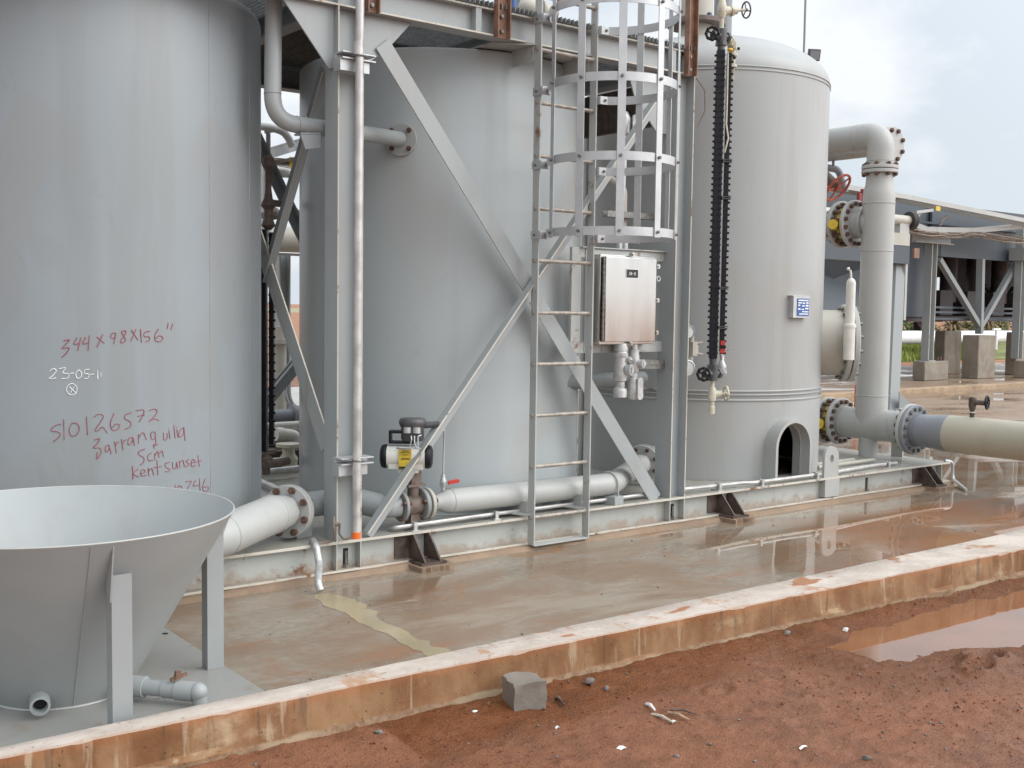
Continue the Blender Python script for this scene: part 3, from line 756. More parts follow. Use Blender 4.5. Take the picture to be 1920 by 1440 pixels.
def on_tankA(px, py):
    d = at(px, py, Y=5.8)-EYE
    a = d.x*d.x+d.y*d.y; bq = -(d.x*TA[0]+d.y*TA[1]); cq = TA[0]**2+TA[1]**2-(RA+0.0012)**2
    t = (-bq-math.sqrt(bq*bq-a*cq))/a; return EYE+d*t
def stroke_pts(poly, n=5):
    P = [np.array(p, float) for p in poly]
    if len(P) == 2: return [tuple(P[0]*(1-q/4)+P[1]*q/4) for q in range(5)]
    out = []; Q = [2*P[0]-P[1]]+P+[2*P[-1]-P[-2]]
    for i in range(1, len(Q)-2):
        for k in range(n):
            t = k/n; a, b_, c, d = Q[i-1], Q[i], Q[i+1], Q[i+2]
            out.append(tuple(0.5*((2*b_)+(c-a)*t+(2*a-5*b_+4*c-d)*t*t+(3*b_-a-3*c+d)*t**3)))
    out.append(tuple(P[-1])); return out
def writing(name, strokes, mat, r):
    b = MB()
    for st in strokes:
        pts = [on_tankA(x/3.6, 560+y/3.6) for x, y in stroke_pts(st)]
        rr = [r*(0.75+0.35*random.random()) for _ in pts]
        b.tube(pts, rr, 5)
    o = build(name, b, mat, tkA); return o
W = {}
W['size'] = [[(428, 284), (468, 277), (446, 305), (426, 328), (420, 335), (466, 331), (452, 362), (418, 396)],
    [(520, 262), (498, 306), (540, 300)], [(546, 262), (526, 350)], [(578, 258), (560, 304), (602, 296)], [(604, 247), (595, 350)],
    [(654, 256), (705, 300)], [(696, 238), (655, 326)], [(780, 230), (754, 236), (748, 262), (772, 264), (782, 234), (776, 270), (768, 305)],
    [(852, 216), (822, 220), (832, 248), (848, 280), (824, 298), (816, 280), (842, 248), (852, 216)],
    [(888, 212), (932, 280)], [(920, 204), (884, 286)], [(948, 205), (955, 295)], [(1012, 220), (978, 227), (974, 256), (1004, 256), (1010, 278), (982, 293)],
    [(1070, 204), (1046, 246), (1050, 284), (1084, 288), (1100, 262), (1074, 250), (1050, 270)], [(1136, 164), (1130, 202)], [(1166, 168), (1154, 210)]]
W['date'] = [[(336, 490), (358, 472), (380, 488), (352, 524), (332, 536), (350, 543), (378, 534)], [(398, 474), (442, 468), (424, 500), (464, 510), (456, 536), (414, 541)],
    [(474, 506), (500, 502)], [(532, 480), (512, 505), (520, 536), (546, 531), (550, 500), (532, 480)], [(606, 478), (574, 482), (570, 505), (600, 510), (594, 536), (570, 541)],
    [(610, 513), (636, 510)], [(658, 484), (660, 543)], [(681, 500), (681, 530)]]
W['mark'] = [[(485+36*math.cos(t), 612+38*math.sin(t)) for t in [2*math.pi*i/12 for i in range(13)]], [(468, 594), (515, 640)], [(504, 588), (476, 634)]]
W['number'] = [[(410, 847), (370, 858), (344, 890), (394, 900), (404, 926), (360, 966)], [(430, 814), (434, 955)], [(488, 838), (468, 880), (480, 924), (516, 918), (536, 880), (522, 844), (488, 838)],
    [(584, 795), (592, 920)], [(632, 800), (664, 780), (698, 792), (668, 848), (642, 886), (660, 892), (692, 866), (726, 906)], [(770, 774), (746, 840), (760, 886), (796, 880), (808, 852), (782, 846), (758, 870)],
    [(888, 768), (844, 786), (846, 812), (880, 830), (880, 862), (842, 882)], [(916, 756), (970, 751), (964, 790), (938, 832)], [(928, 794), (976, 784)], [(1008, 754), (1044, 744), (1060, 766), (1024, 812), (1006, 828), (1040, 810), (1076, 822)]]
W['place'] = [[(634, 954), (672, 944), (654, 980), (630, 1006), (676, 1008), (682, 1042), (652, 1082), (658, 1036)], [(736, 984), (712, 1000), (716, 1036), (738, 1014), (737, 988), (752, 1048)],
    [(774, 964), (786, 1042)], [(778, 996), (788, 974), (804, 966)], [(820, 948), (832, 1022)], [(826, 990), (836, 962), (852, 950)], [(896, 934), (868, 946), (868, 986), (892, 968), (898, 936), (908, 992)],
    [(936, 914), (936, 978)], [(936, 944), (952, 912), (970, 906), (988, 952)], [(1046, 900), (1020, 904), (1024, 946), (1046, 940), (1047, 902), (1052, 978), (1034, 986)], [(1036, 985), (1042, 1012)], [(1044, 990), (1066, 982)],
    [(1104, 904), (1106, 950), (1126, 946), (1130, 908)], [(1140, 890), (1148, 946)], [(1136, 876), (1138, 878)], [(1174, 854), (1182, 942)], [(1194, 882), (1202, 936)], [(1190, 866), (1192, 868)],
    [(1242, 868), (1214, 890), (1210, 932), (1236, 918), (1242, 872), (1250, 958)]]
W['team'] = [[(982, 1014), (938, 1030), (942, 1054), (972, 1076), (968, 1106), (944, 1122)], [(1024, 1040), (1000, 1056), (1002, 1090), (1036, 1090)], [(1046, 1044), (1046, 1088)], [(1046, 1062), (1064, 1030), (1074, 1072)], [(1074, 1046), (1094, 1028), (1104, 1070)]]
W['name'] = [[(894, 1130), (898, 1218)], [(932, 1148), (900, 1182), (938, 1204)], [(950, 1180), (980, 1170), (968, 1150), (952, 1166), (956, 1196), (988, 1190)], [(1000, 1144), (1006, 1198)], [(1003, 1164), (1024, 1146), (1038, 1190)],
    [(1060, 1088), (1066, 1188)], [(1038, 1140), (1092, 1130)], [(1146, 1102), (1116, 1114), (1120, 1138), (1146, 1150), (1140, 1164), (1114, 1168)], [(1164, 1104), (1168, 1146), (1188, 1140), (1192, 1102), (1200, 1148)],
    [(1210, 1094), (1216, 1142)], [(1212, 1112), (1234, 1090), (1246, 1136)], [(1278, 1084), (1256, 1096), (1276, 1118), (1254, 1136)], [(1290, 1110), (1316, 1100), (1302, 1084), (1290, 1106), (1296, 1132), (1322, 1122)], [(1336, 1058), (1346, 1134)], [(1312, 1106), (1362, 1090)]]
W['tail'] = [[(1130, 1272), (1138, 1280)], [(1184, 1256), (1182, 1300)], [(1206, 1262), (1196, 1290), (1222, 1302), (1228, 1270), (1206, 1262)], [(1250, 1236), (1292, 1232), (1276, 1262), (1262, 1292)], [(1322, 1224), (1304, 1262), (1350, 1256)], [(1346, 1214), (1352, 1304)], [(1386, 1214), (1368, 1264), (1376, 1300), (1402, 1296), (1404, 1270), (1374, 1272)]]
writing('marker_writing', W['size'], 'red_marker', 0.0026); writing('chalk_writing', W['date'], 'chalk', 0.0024); writing('chalk_writing', W['mark'], 'chalk', 0.0021)
for k in ('number', 'place', 'team', 'name', 'tail'): writing('marker_writing', W[k], 'red_marker', 0.0023)

tkB = thing('storage_tank', 'plain grey cylindrical tank in the middle, behind the crossed braces and the ladder', 'tank', (TB[0], TB[1], SZ), 'grey cylindrical tanks on the skid')
build('shell', shell([(RB, SZ+0.001), (RB, 1.2), (RB, 2.2), (RB, 3.175), (RB-0.008, 3.19), (0.5, 3.24), (0, 3.25)], TB), 'tank_b', tkB)
b = MB(); b.torus((TB[0], TB[1], SZ+0.004), (0, 0, 1), RB+0.002, 0.008, 128, 6); build('base_weld', b, 'tank_b', tkB)

vs_ = thing('pressure_vessel', 'pale grey pressure vessel with domed head, weld rings and an arched skirt opening', 'pressure vessel', (TC[0], TC[1], SZ), 'grey cylindrical tanks on the skid')
ZK = 3.435
dome = [(RC*math.cos(t), ZK+0.03+0.41*math.sin(t)) for t in [math.pi/2*i/26 for i in range(27)]]
build('shell', shell([(RC-0.02, 0.80), (RC, 0.93), (RC, 2.0), (RC, ZK-0.03), (RC, ZK+0.02)]+dome, TC, 160), 'tank_c', vs_)
for z, r in ((0.925, 0.009), (0.895, 0.007), (0.853, 0.010), (ZK, 0.006), (ZK+0.028, 0.007)):
    b = MB(); b.torus((TC[0], TC[1], z), (0, 0, 1), RC+0.001, r, 160, 8); build('weld_ring', b, 'tank_c', vs_)
# skirt with the arch left open
AX, AW, AZ = 7.275, 0.228, 0.47      # arch centre x, half width, springing height
th = np.linspace(0, 2*math.pi, 721); zz = np.concatenate([np.linspace(SZ+0.001, 0.72, 60), [0.853]])
b = MB(); vid = {}
def sv(i, k):
    i %= 720
    if (i, k) not in vid: vid[(i, k)] = len(b.v); b.v.append(Vector((TC[0]+RC*math.sin(th[i]), TC[1]-RC*math.cos(th[i]), zz[k])))
    return vid[(i, k)]
for i in range(720):
    for k in range(len(zz)-1):
        t = (th[i]+th[i+1])/2; x = TC[0]+RC*math.sin(t); zq = (zz[k]+zz[k+1])/2
        inside = math.cos(t) > 0 and abs(x-AX) < AW-0.045 and (zq < AZ or (x-AX)**2+(zq-AZ)**2 < (AW-0.045)**2)
        if not inside: b.f.append([sv(i, k), sv(i+1, k), sv(i+1, k+1), sv(i, k+1)]); b.m.append(0)
build('skirt', b, 'tank_c', vs_)
arch = lambda hw: [(AX-hw, SZ+0.002)]+[(AX-hw*math.cos(math.pi*i/24), AZ+hw*math.sin(math.pi*i/24)) for i in range(25)]+[(AX+hw, SZ+0.002)]
ao, ai = arch(AW), arch(AW-0.028); b = MB(); n = len(ao); y0, y1 = 5.685, 5.86
vs = [(p[0], y, p[1]) for y in (y0, y1) for p in ao]+[(p[0], y, p[1]) for y in (y0, y1) for p in ai]
fs = []
for i in range(n-1):
    fs += [(i, i+1, n+i+1, n+i), (2*n+i, 3*n+i, 3*n+i+1, 2*n+i+1), (i, 2*n+i, 2*n+i+1, i+1), (n+i, n+i+1, 3*n+i+1, 3*n+i)]
b.add(vs, fs); build('access_sleeve', b, 'pipe', vs_)
# inside of the skirt: bottom head of the vessel
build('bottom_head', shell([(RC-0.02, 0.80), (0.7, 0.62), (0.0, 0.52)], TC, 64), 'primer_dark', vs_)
b = MB(); b.lathe([(RC-0.012, SZ+0.002), (RC-0.012, 0.79)], (TC[0], TC[1], 0), (0, 0, 1), 60, 0, math.pi/2+0.38, math.pi/2-0.38+2*math.pi); build('skirt_shade_liner', b, 'primer_dark', vs_)  # added dark liner: bare rusty tone, also paints the shade inside the arch
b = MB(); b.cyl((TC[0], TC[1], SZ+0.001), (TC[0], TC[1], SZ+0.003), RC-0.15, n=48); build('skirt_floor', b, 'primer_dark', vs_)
# manway
az = D2R(132); nd = Vector((math.sin(az), math.cos(az), 0)); c0 = Vector((TC[0], TC[1], 1.295))
b = MB(); b.lathe([(0.285, 0.90), (0.285, 1.215)], c0, nd, 48); build('manway_neck', b, 'pipe_cream', vs_)
mw1 = flange(vs_, c0+nd*1.235, nd, 0.335, 0.046, 0.28, 'pipe', 16, 0.308, 0.019, 'bolt', (-1,))
b = MB(); b.lathe([(0.1, 1.2585), (0.318, 1.2585), (0.318, 1.2665), (0.1, 1.2665)], c0, nd, 48); build('gasket', b, 'gasket', vs_)
mw2 = flange(vs_, c0+nd*1.290, nd, 0.335, 0.046, 0.0, 'pipe', 16, 0.308, 0.019, 'bolt', (1,), name='manway_cover')
tg = Vector((-0.669, -0.743, 0)); pd_ = c0+nd*1.262+tg*0.385-_rt0*0.062
b = MB(); b.cyl((pd_.x, pd_.y, 1.165), (pd_.x, pd_.y, 1.43), 0.047, n=24); b.lathe([(0.047, 1.43), (0.052, 1.436), (0.052, 1.462), (0.040, 1.468), (0.0385, 1.70)]+[(0.0385*math.cos(t), 1.80+0.05*math.sin(t)) for t in [math.pi/2*i/6 for i in range(7)]], (pd_.x, pd_.y, 0), (0, 0, 1), 24)
b.tube([(pd_.x, pd_.y, 1.84), (pd_.x-0.005, pd_.y, 1.88), (pd_.x-0.012, pd_.y+0.004, 1.915)], 0.009, 8); b.ball((pd_.x-0.03, pd_.y+0.01, 1.925), 0.014, 6)
build('davit_arm', b, 'white_paint', vs_)
# nameplate bracket
p = at(1494, 576, Y=5.765)
b = MB(); b.box(p.x-0.10, p.y-0.045, p.z-0.085, p.x+0.105, p.y-0.038, p.z+0.085); b.box(p.x-0.10, p.y-0.0375, p.z-0.085, p.x-0.092, p.y+0.02, p.z+0.085); b.box(p.x+0.097, p.y-0.0375, p.z-0.085, p.x+0.105, p.y+0.02, p.z+0.085); b.box(p.x-0.11, p.y-0.046, p.z+0.086, p.x+0.107, p.y+0.02, p.z+0.094)
br_ = build('nameplate_bracket', b, 'galv', vs_)
b = MB(); b.box(p.x-0.055, p.y-0.0485, p.z-0.07, p.x+0.095, p.y-0.0455, p.z+0.07); npl = build('nameplate', b, 'blue', br_)
b = MB(); yy = p.y-0.0496
for x0, x1, z0, z1 in ((-0.045, 0.085, 0.050, 0.060), (-0.045, 0.0, 0.030, 0.040), (-0.045, -0.02, 0.010, 0.022), (0.01, 0.04, 0.028, 0.038), (0.055, 0.085, 0.030, 0.042), (0.005, 0.035, 0.006, 0.016), (0.05, 0.085, 0.006, 0.020), (-0.045, -0.015, -0.020, -0.008), (0.0, 0.03, -0.022, -0.012), (0.045, 0.085, -0.016, -0.004), (0.005, 0.085, -0.040, -0.032), (-0.03, 0.085, -0.058, -0.050)):
    b.box(p.x+x0, yy, p.z+z0, p.x+x1, yy+0.0008, p.z+z1)
build('nameplate_print', b, 'white_print', npl)
# crown nozzle with the pipe that leaves upward
nz = thing('crown_nozzle_pipe', 'wide beige pipe rising from the vessel dome above a dark flange with blue studs', 'pipe', (7.2, 6.8, 3.9))
b = MB(); b.cyl((7.2, 6.8, 3.85), (7.2, 6.8, 3.99), 0.15, n=32); b.cyl((7.2, 6.8, 4.03), (7.2, 6.8, 4.9), 0.142, n=32); build('pipe_body', b, 'pipe_cream', nz)
fl = flange(nz, (7.2, 6.8, 4.005), (0, 0, 1), 0.25, 0.045, 0.14, 'brown_body', 8, 0.215, 0.022, 'bluebolt', (1,), rot=0.1)
b = MB(); b.cyl((8.42, 7.6, 3.0), (8.42, 7.6, 5.4), 0.088, n=24); tag(build('riser_pipe', b, 'steel_dark'), 'dark grey vertical pipe behind the beige crown pipe of the pressure vessel', 'pipe')
# ================================================================== PLATFORM
pf = thing('access_platform', 'grey steel platform frame over the tanks with two H columns, crossed braces and grating', 'platform', (4.5, 5.7, 0.21))
ZB0, ZB1 = 3.213, 3.376
for x0, w_, d_, y0 in ((3.081, 0.164, 0.15, 5.600), (5.778, 0.156, 0.158, 5.601), (3.081, 0.164, 0.15, 7.95), (5.778, 0.156, 0.15, 7.95)):
    b = MB(); xc, yc = x0+w_/2, y0+d_/2
    # flanges face +-X, so the profile's "up" is world X
    b.extr(H_prof(d_, w_, 0.009, 0.008), (xc, yc, SZ+0.001), (xc, yc, ZB0-0.0005), (0, 1, 0), (1, 0, 0), H_EDGE)
    build('column', b, ['steel', 'edge'], pf)
def beamX(x0, x1, yc, mat=('steel', 'edge'), d=0.12):
    b = MB(); b.extr(H_prof(d, ZB1-ZB0, 0.010, 0.008), (x0, yc, (ZB0+ZB1)/2), (x1, yc, (ZB0+ZB1)/2), (0, 1, 0), (0, 0, 1), H_EDGE)
    return build('deck_beam', b, list(mat), pf)
beamX(0.4, 5.955, 5.66); beamX(0.4, 5.955, 8.03, ('steel_dark', 'steel_dark'))
for x in (0.46, 1.75, 3.16, 4.50, 5.86):
    b = MB(); b.extr(H_prof(0.10, 0.13, 0.010, 0.007), (x, 5.722, 3.297), (x, 7.968, 3.297), (-1, 0, 0), (0, 0, 1)); build('cross_beam', b, 'steel_dark', pf)
for x in (3.081, 3.237, 5.778, 5.926):      # web stiffeners over the columns
    b = MB(); b.box(x, 5.603, ZB0+0.0105, x+0.008, 5.655, ZB1-0.0105); build('stiffener_plate', b, 'steel', pf)
for x in (4.02, 5.70):
    b = MB(); b.box(x, 5.604, ZB0+0.0105, x+0.042, 5.655, ZB1-0.0105); build('stiffener_plate', b, 'steel', pf)
# grating: serrated bearing bars run front to back
b = MB()
x = 0.45
while x < 5.92:
    b.box(x, 5.57, 3.379, x+0.005, 8.08, 3.409); x += 0.034
y = 5.60
while y < 8.08:
    b.box(0.45, y, 3.396, 5.92, y+0.006, 3.4085); y += 0.10
build('grating', b, 'galv_dark', pf)
b = MB(); b.box(0.45, 6.80, 3.4095, 5.92, 8.08, 3.4155); build('light_block_plate', b, 'steel_dark', pf)  # added plate, blocks light from above to darken tanks and deck underside
# gusset plates at the column heads
def plate(pts, t, name='gusset_plate', mats='steel', off=0.0):
    b = MB(); b.prism([(p[0], 5.664+off, p[1]) for p in pts], (0, t, 0)); return build(name, b, mats, pf)
plate([(2.76, ZB0-0.0005), (3.0805, ZB0-0.0005), (3.0805, 2.875), (3.045, 2.875)], 0.012, off=-0.02)
plate([(3.246, ZB0-0.0005), (3.60, ZB0-0.0005), (3.44, 3.04), (3.32, 2.95), (3.246, 2.86)], 0.012)
plate([(5.36, ZB0-0.0005), (5.7775, ZB0-0.0005), (5.7775, 2.80), (5.66, 2.80), (5.44, 3.02)], 0.012, off=0.03)
# diagonal braces: equal angles
def brace(p0, p1, y, wdt, leg, side, mat='steel', name='diagonal_brace', t=0.009, lift=None):
    p0, p1 = Vector((p0[0], y, p0[1])), Vector((p1[0], y, p1[1])); d = (p1-p0).normalized(); out = Vector((0, -1, 0))
    u = out.cross(d).normalized()*side
    b = MB()
    if leg > 0: b.extr([(-wdt/2, 0), (wdt/2, 0), (wdt/2, leg), (wdt/2-t, leg), (wdt/2-t, t), (-wdt/2, t)], p0, p1, u, out, [0, 0, 1, 0, 0, 1])
    else: b.extr([(-wdt/2, 0), (wdt/2-t, 0), (wdt/2-t, leg), (wdt/2, leg), (wdt/2, t), (-wdt/2, t)], p0, p1, u, out, [0, 0, 1, 0, 0, 1])
    return build(name, b, [mat, 'edge'], pf)
def Bp(px, py, y): p = at(px, py, Y=y); return (p.x, p.z)
brace(Bp(716, 82, 5.655), Bp(1229, 936, 5.655), 5.655, 0.105, -0.06, 1)        # upper left to lower right
brace(Bp(688, 1002, 5.625), Bp(1226, 195, 5.625), 5.625, 0.075, 0.062, 1)      # lower left to upper right, in front
def side_brace(a, c, x, wdt, leg, mat):
    p0 = at(*a, X=x); p1 = at(*c, X=x); d = (p1-p0).normalized(); out = Vector((-1, 0, 0)); u = out.cross(d).normalized()
    b = MB(); b.extr([(-wdt/2, 0), (wdt/2, 0), (wdt/2, leg), (wdt/2-0.009, leg), (wdt/2-0.009, 0.009), (-wdt/2, 0.009)], p0, p1, u, out, [0, 0, 1, 0, 0, 1])
    return build('side_brace', b, [mat, 'edge'], pf)
side_brace((612, 130), (500, 520), 3.17, 0.125, 0.05, 'steel_dark')
side_brace((612, 838), (468, 395), 3.15, 0.135, -0.0001, 'steel_old')
for a_, c_, w_, m_ in (((476, 250), (590, 490), 0.10, 'steel_dark'), ((575, 660), (490, 763), 0.11, 'steel')):
    p0, p1 = at(*a_, Y=7.75), at(*c_, Y=7.75); b = MB(); b.bar(p0, p1, 0.012, w_); b.bar(p0+Vector((0, -0.03, w_*0.5)), p1+Vector((0, -0.03, w_*0.5)), 0.05, 0.012); build('rear_brace', b, m_, pf)
b = MB(); b.extr(H_prof(0.12, 0.13, 0.009, 0.008), (5.945, 6.80, SZ+0.001), (5.945, 6.80, ZB0), (0, 1, 0), (1, 0, 0), H_EDGE); build('column', b, ['steel_dark', 'edge'], pf)
# bracket plates for the conduit on the front column
for z in (2.895, 0.648):
    b = MB(); b.box(3.05, 5.52, z-0.05, 3.235, 5.5985, z+0.012); b.box(3.055, 5.50, z+0.0125, 3.265, 5.5985, z+0.021); b.box(3.055, 5.50, z+0.045, 3.265, 5.5985, z+0.053); b.box(3.055, 5.575, z+0.0215, 3.265, 5.5983, z+0.0445)
    build('conduit_bracket', b, 'galv', pf, bevel=0.0015)
# guard posts bolted on the beam, with toe plates
for x0, x1 in ((3.245, 3.325), (4.15, 4.25), (5.815, 5.905)):
    b = MB(); z0 = 3.205
    b.extr([(0, 0), (x1-x0, 0), (x1-x0, 0.045), (x1-x0-0.008, 0.045), (x1-x0-0.008, 0.008), (0.008, 0.008), (0.008, 0.045), (0, 0.045)], (x0, 5.598, z0), (x0, 5.598, 4.5), (1, 0, 0), (0, -1, 0))
    gp = build('guard_post', b, 'primer', pf)
    for z in (3.245, 3.335): bolt(((x0+x1)/2, 5.589, z), (0, -1, 0), 0.013, gp, 'bolt')
b = MB(); b.box(0.4, 5.575, 3.425, 4.149, 5.581, 3.53); build('toe_plate', b, 'primer', pf)
b = MB(); b.box(4.3, 8.085, 3.44, 5.95, 8.092, 3.62); build('toe_plate', b, 'primer', pf)
b = MB(); b.box(5.10, 8.07, 3.75, 5.95, 8.10, 3.80); b.box(0.4, 8.07, 4.4, 5.95, 8.10, 4.44); build('hand_rail', b, 'steel_old', pf)
b = MB(); b.box(5.852, 5.765, 2.905, 5.860, 7.94, 3.205); b.box(5.835, 5.765, 2.893, 5.877, 7.94, 2.9045); build('side_panel', b, 'primer_dark', pf)
# vertical galvanised conduit
t = thing('vertical_conduit', 'tall stained galvanised conduit with an orange end cap, clamped to the left column', 'conduit', (3.14, 5.48, 0.25))
b = MB(); b.cyl((3.14, 5.478, 0.27), (3.15, 5.478, 4.2), 0.0235, n=20); build('conduit_tube', b, 'galv_rust', t)
b = MB(); b.cyl((3.1405, 5.478, 2.93), (3.1407, 5.478, 3.0), 0.029, n=20); build('coupling', b, 'galv_rust', t)
b = MB(); b.cyl((3.14, 5.478, 0.245), (3.14, 5.478, 0.282), 0.0265, n=20); build('end_cap', b, 'orange', t)
for z in (2.925, 0.688):
    b = MB(); b.torus((3.145, 5.478, z), (0, 0, 1), 0.026, 0.006, 20, 6); build('conduit_clamp', b, 'bolt', t)
b = MB(); b.tube(fillet([(3.06, 5.59, 0.36), (3.05, 5.57, 0.30), (3.055, 5.57, 0.225), (3.0, 5.60, 0.216), (2.93, 5.59, 0.217)], 0.03), 0.007, 6)
b.tube(fillet([(3.09, 5.58, 0.32), (3.085, 5.575, 0.26), (3.12, 5.58, 0.221), (3.16, 5.56, 0.24)], 0.03), 0.007, 6); b.ball((3.065, 5.575, 0.32), 0.015, 6)
tag(build('ground_wire', b, 'cable'), 'dark ground wire tangled at the foot of the left column', 'wire')
b = MB(); b.tube(fillet([(5.935, 5.59, 3.20), (5.99, 5.56, 3.12), (6.0, 5.56, 2.98), (5.95, 5.585, 2.86)], 0.06), 0.005, 6)
tag(build('loose_wire', b, 'cable'), 'thin loose wire looping off the right column just below the platform beam', 'wire')

# ================================================================== CAGED LADDER
ld = thing('caged_ladder', 'tall grey steel ladder with a hooped safety cage standing in front of the middle tank', 'ladder', (4.71, 5.55, 0.0))
XL, XR, YL = 4.464, 4.930, 5.555
for x in (XL, XR):
    b = MB(); b.box(x, YL-0.032, 0.035 if x < 4.6 else 0.03, x+0.011, YL+0.032, 4.6); build('rail', b, 'steel_old', ld, bevel=0.002)
z = 0.212+0.0
zs = [0.218+0.3290*i for i in range(13)]
zs = [0.871-0.329*2]+[0.871-0.329]+[0.871+0.329*i for i in range(11)]
for z in zs:
    b = MB(); b.cyl((XL-0.012, YL, z), (XR+0.024, YL, z), 0.0125, n=12); b.ball((XR-0.004, YL, z), 0.017, 5); build('rung', b, 'rung', ld)
b = MB(); b.box(XL+0.0115, YL-0.03, 0.0305, XR-0.0005, YL+0.03, 0.040); build('base_strip', b, 'steel_old', ld)
CX, CY, CR = 4.76, 5.18, 0.400
for z in (2.018, 2.455, 2.912, 3.358, 3.80):
    b = MB(); outer, inner = [], []
    pts = []
    th0 = 0.62
    for i in range(45):
        a = -math.pi/2-math.pi*0.79+2*math.pi*0.79*i/44
        pts.append((CX+CR*math.cos(a), CY+CR*math.sin(a)))
    pts = [(XL-0.008, 5.535)]+[(XL-0.012, 5.44)]+[p for p in pts]+[(XR+0.02, 5.44)]+[(XR+0.019, 5.535)] if False else [(p[0], p[1]) for p in pts]
    n = len(pts); hh = 0.026; th_ = 0.006
    vs = []
    for i in range(n):
        a = -math.pi/2-math.pi*0.79+2*math.pi*0.79*i/44
        for r in (CR, CR-th_):
            for s_ in (-1, 1): vs.append((CX+r*math.cos(a), CY+r*math.sin(a), z+hh*s_))
    fs = []
    for i in range(n-1):
        o = i*4; q = o+4
        fs += [(o, q, q+1, o+1), (o+2, o+3, q+3, q+2), (o+1, q+1, q+3, o+3), (o, o+2, q+2, q)]
    fs += [(0, 1, 3, 2), (4*n-4, 4*n-2, 4*n-1, 4*n-3)]
    b.add(vs, fs); hp = build('cage_hoop', b, 'galv', ld)
    for s_, x in ((-1, XL), (1, XR)):
        a = -math.pi/2+s_*math.pi*0.79
        e = Vector((CX+(CR-0.003)*math.cos(a), CY+(CR-0.003)*math.sin(a), z)); xo = x-0.0045 if s_ < 0 else x+0.0155
        b = MB(); b.bar((xo, 5.590, z), (xo, 5.50, z), 0.006, 0.052); b.bar((xo, 5.50, z), e, 0.0055, 0.0515); build('hoop_bracket', b, 'galv', ld)
        bolt((xo+s_*0.002, 5.555, z), (s_, 0, 0), 0.009, ld, 'bolt'); bolt((xo*0.4+e.x*0.6, 5.50*0.4+e.y*0.6-0.004, z), (0.2, -1, 0), 0.009, ld, 'bolt')
bar_a = [D2R(d) for d in (165, 200, 235, 271, 306, 345, 22)]
for a in bar_a:
    d = Vector((math.cos(a), math.sin(a), 0)); tn = Vector((-d.y, d.x, 0)); c = Vector((CX, CY, 0))+d*(CR+0.0035)
    b = MB(); b.obox(c+Vector((0, 0, (1.985+4.6)/2)), tn*0.024, d*0.003, Vector((0, 0, (4.6-1.985)/2))); cb = build('cage_bar', b, 'galv', ld, bevel=0.0015)
    for z in (2.018, 2.455, 2.912, 3.358): bolt(c+d*0.003+Vector((0, 0, z)), d, 0.010, cb, 'bolt', h=1.3)
for x, zz_ in ((XL, 0.28), (XR, 0.28)):      # stand-off brackets to the deck
    b = MB(); xo = x-0.010
    b.box(xo, YL+0.0325, zz_-0.04, xo+0.010, 5.80, zz_+0.035); b.prism([(xo-0.16, 5.80, zz_-0.052), (xo+0.012, YL-0.01, zz_-0.052), (xo+0.012, 5.80, zz_-0.052)], (0, 0, 0.010)); build('stand_off', b, 'steel_old', ld)
for x in (XL, XR):
    b = MB(); b.box(x-0.011, YL+0.0325, 3.10, x-0.001, 5.95, 3.20); b.prism([(x-0.24, 5.72, 3.201), (x-0.001, 5.57, 3.201), (x-0.001, 5.95, 3.201), (x-0.24, 5.95, 3.201)], (0, 0, 0.010)); build('head_bracket', b, 'steel_old', ld)

# ================================================================== JUNCTION BOX
jb = thing('junction_box', 'stainless steel junction box with a small black label, hung right of the caged ladder', 'junction box', (5.32, 5.62, 1.3))
b = MB()
b.box(4.90, 5.715, 1.26, 4.985, 5.724, 1.97); b.box(4.90, 5.700, 1.26, 4.908, 5.7145, 1.97)
b.box(4.986, 5.715, 1.905, 5.777, 5.724, 1.97); b.box(4.986, 5.690, 1.970, 5.777, 5.724, 1.977); b.box(4.986, 5.715, 1.26, 5.777, 5.724, 1.335)
b.box(5.03, 5.7085, 1.27, 5.62, 5.7145, 1.96)
build('mounting_frame', b, 'steel_old', jb)
b = MB(); b.box(5.068, 5.606, 1.320, 5.585, 5.708, 1.925); build('box_body', b, 'stainless', jb, bevel=0.004)
b = MB(); b.box(5.098, 5.580, 1.338, 5.574, 5.6055, 1.912); dr = build('door', b, 'stainless', jb, bevel=0.004)
b = MB(); b.cyl((5.090, 5.592, 1.345), (5.090, 5.592, 1.905), 0.007, n=10)
for i in range(14): b.cyl((5.090, 5.592, 1.352+0.04*i), (5.090, 5.592, 1.378+0.04*i), 0.0095, n=10)
build('hinge', b, 'bolt', dr)
b = MB(); b.box(5.285, 5.5772, 1.775, 5.392, 5.5797, 1.830); lb = build('label_plate', b, 'black_print', dr)
b = MB(); y_ = 5.5768
for a, c in (((5.281, 1.771), (5.396, 1.774)), ((5.281, 1.831), (5.396, 1.834)), ((5.281, 1.774), (5.284, 1.831)), ((5.393, 1.774), (5.396, 1.831))): b.box(a[0], 5.577, a[1], c[0], 5.5796, c[1])
def glyph(b, segs, x, z, s, y, w_=0.0028):
    for (x0, z0), (x1, z1) in segs: b.bar((x+x0*s, y, z+z0*s), (x+x1*s, y, z+z1*s), w_, 0.0008, (0, 1, 0))
GJ = [((0.1, 1), (0.6, 1)), ((0.45, 1), (0.45, 0.15)), ((0.45, 0.12), (0.2, 0)), ((0.2, 0), (0, 0.2))]
GB = [((0, 0), (0, 1)), ((0, 1), (0.5, 1)), ((0.5, 1), (0.5, 0.55)), ((0, 0.52), (0.55, 0.52)), ((0.55, 0.5), (0.55, 0)), ((0, 0), (0.55, 0))]
G_ = [((0, 0.5), (0.5, 0.5))]
G0 = [((0, 0.1), (0, 0.9)), ((0, 1), (0.5, 1)), ((0.55, 0.9), (0.55, 0.1)), ((0.5, 0), (0, 0))]
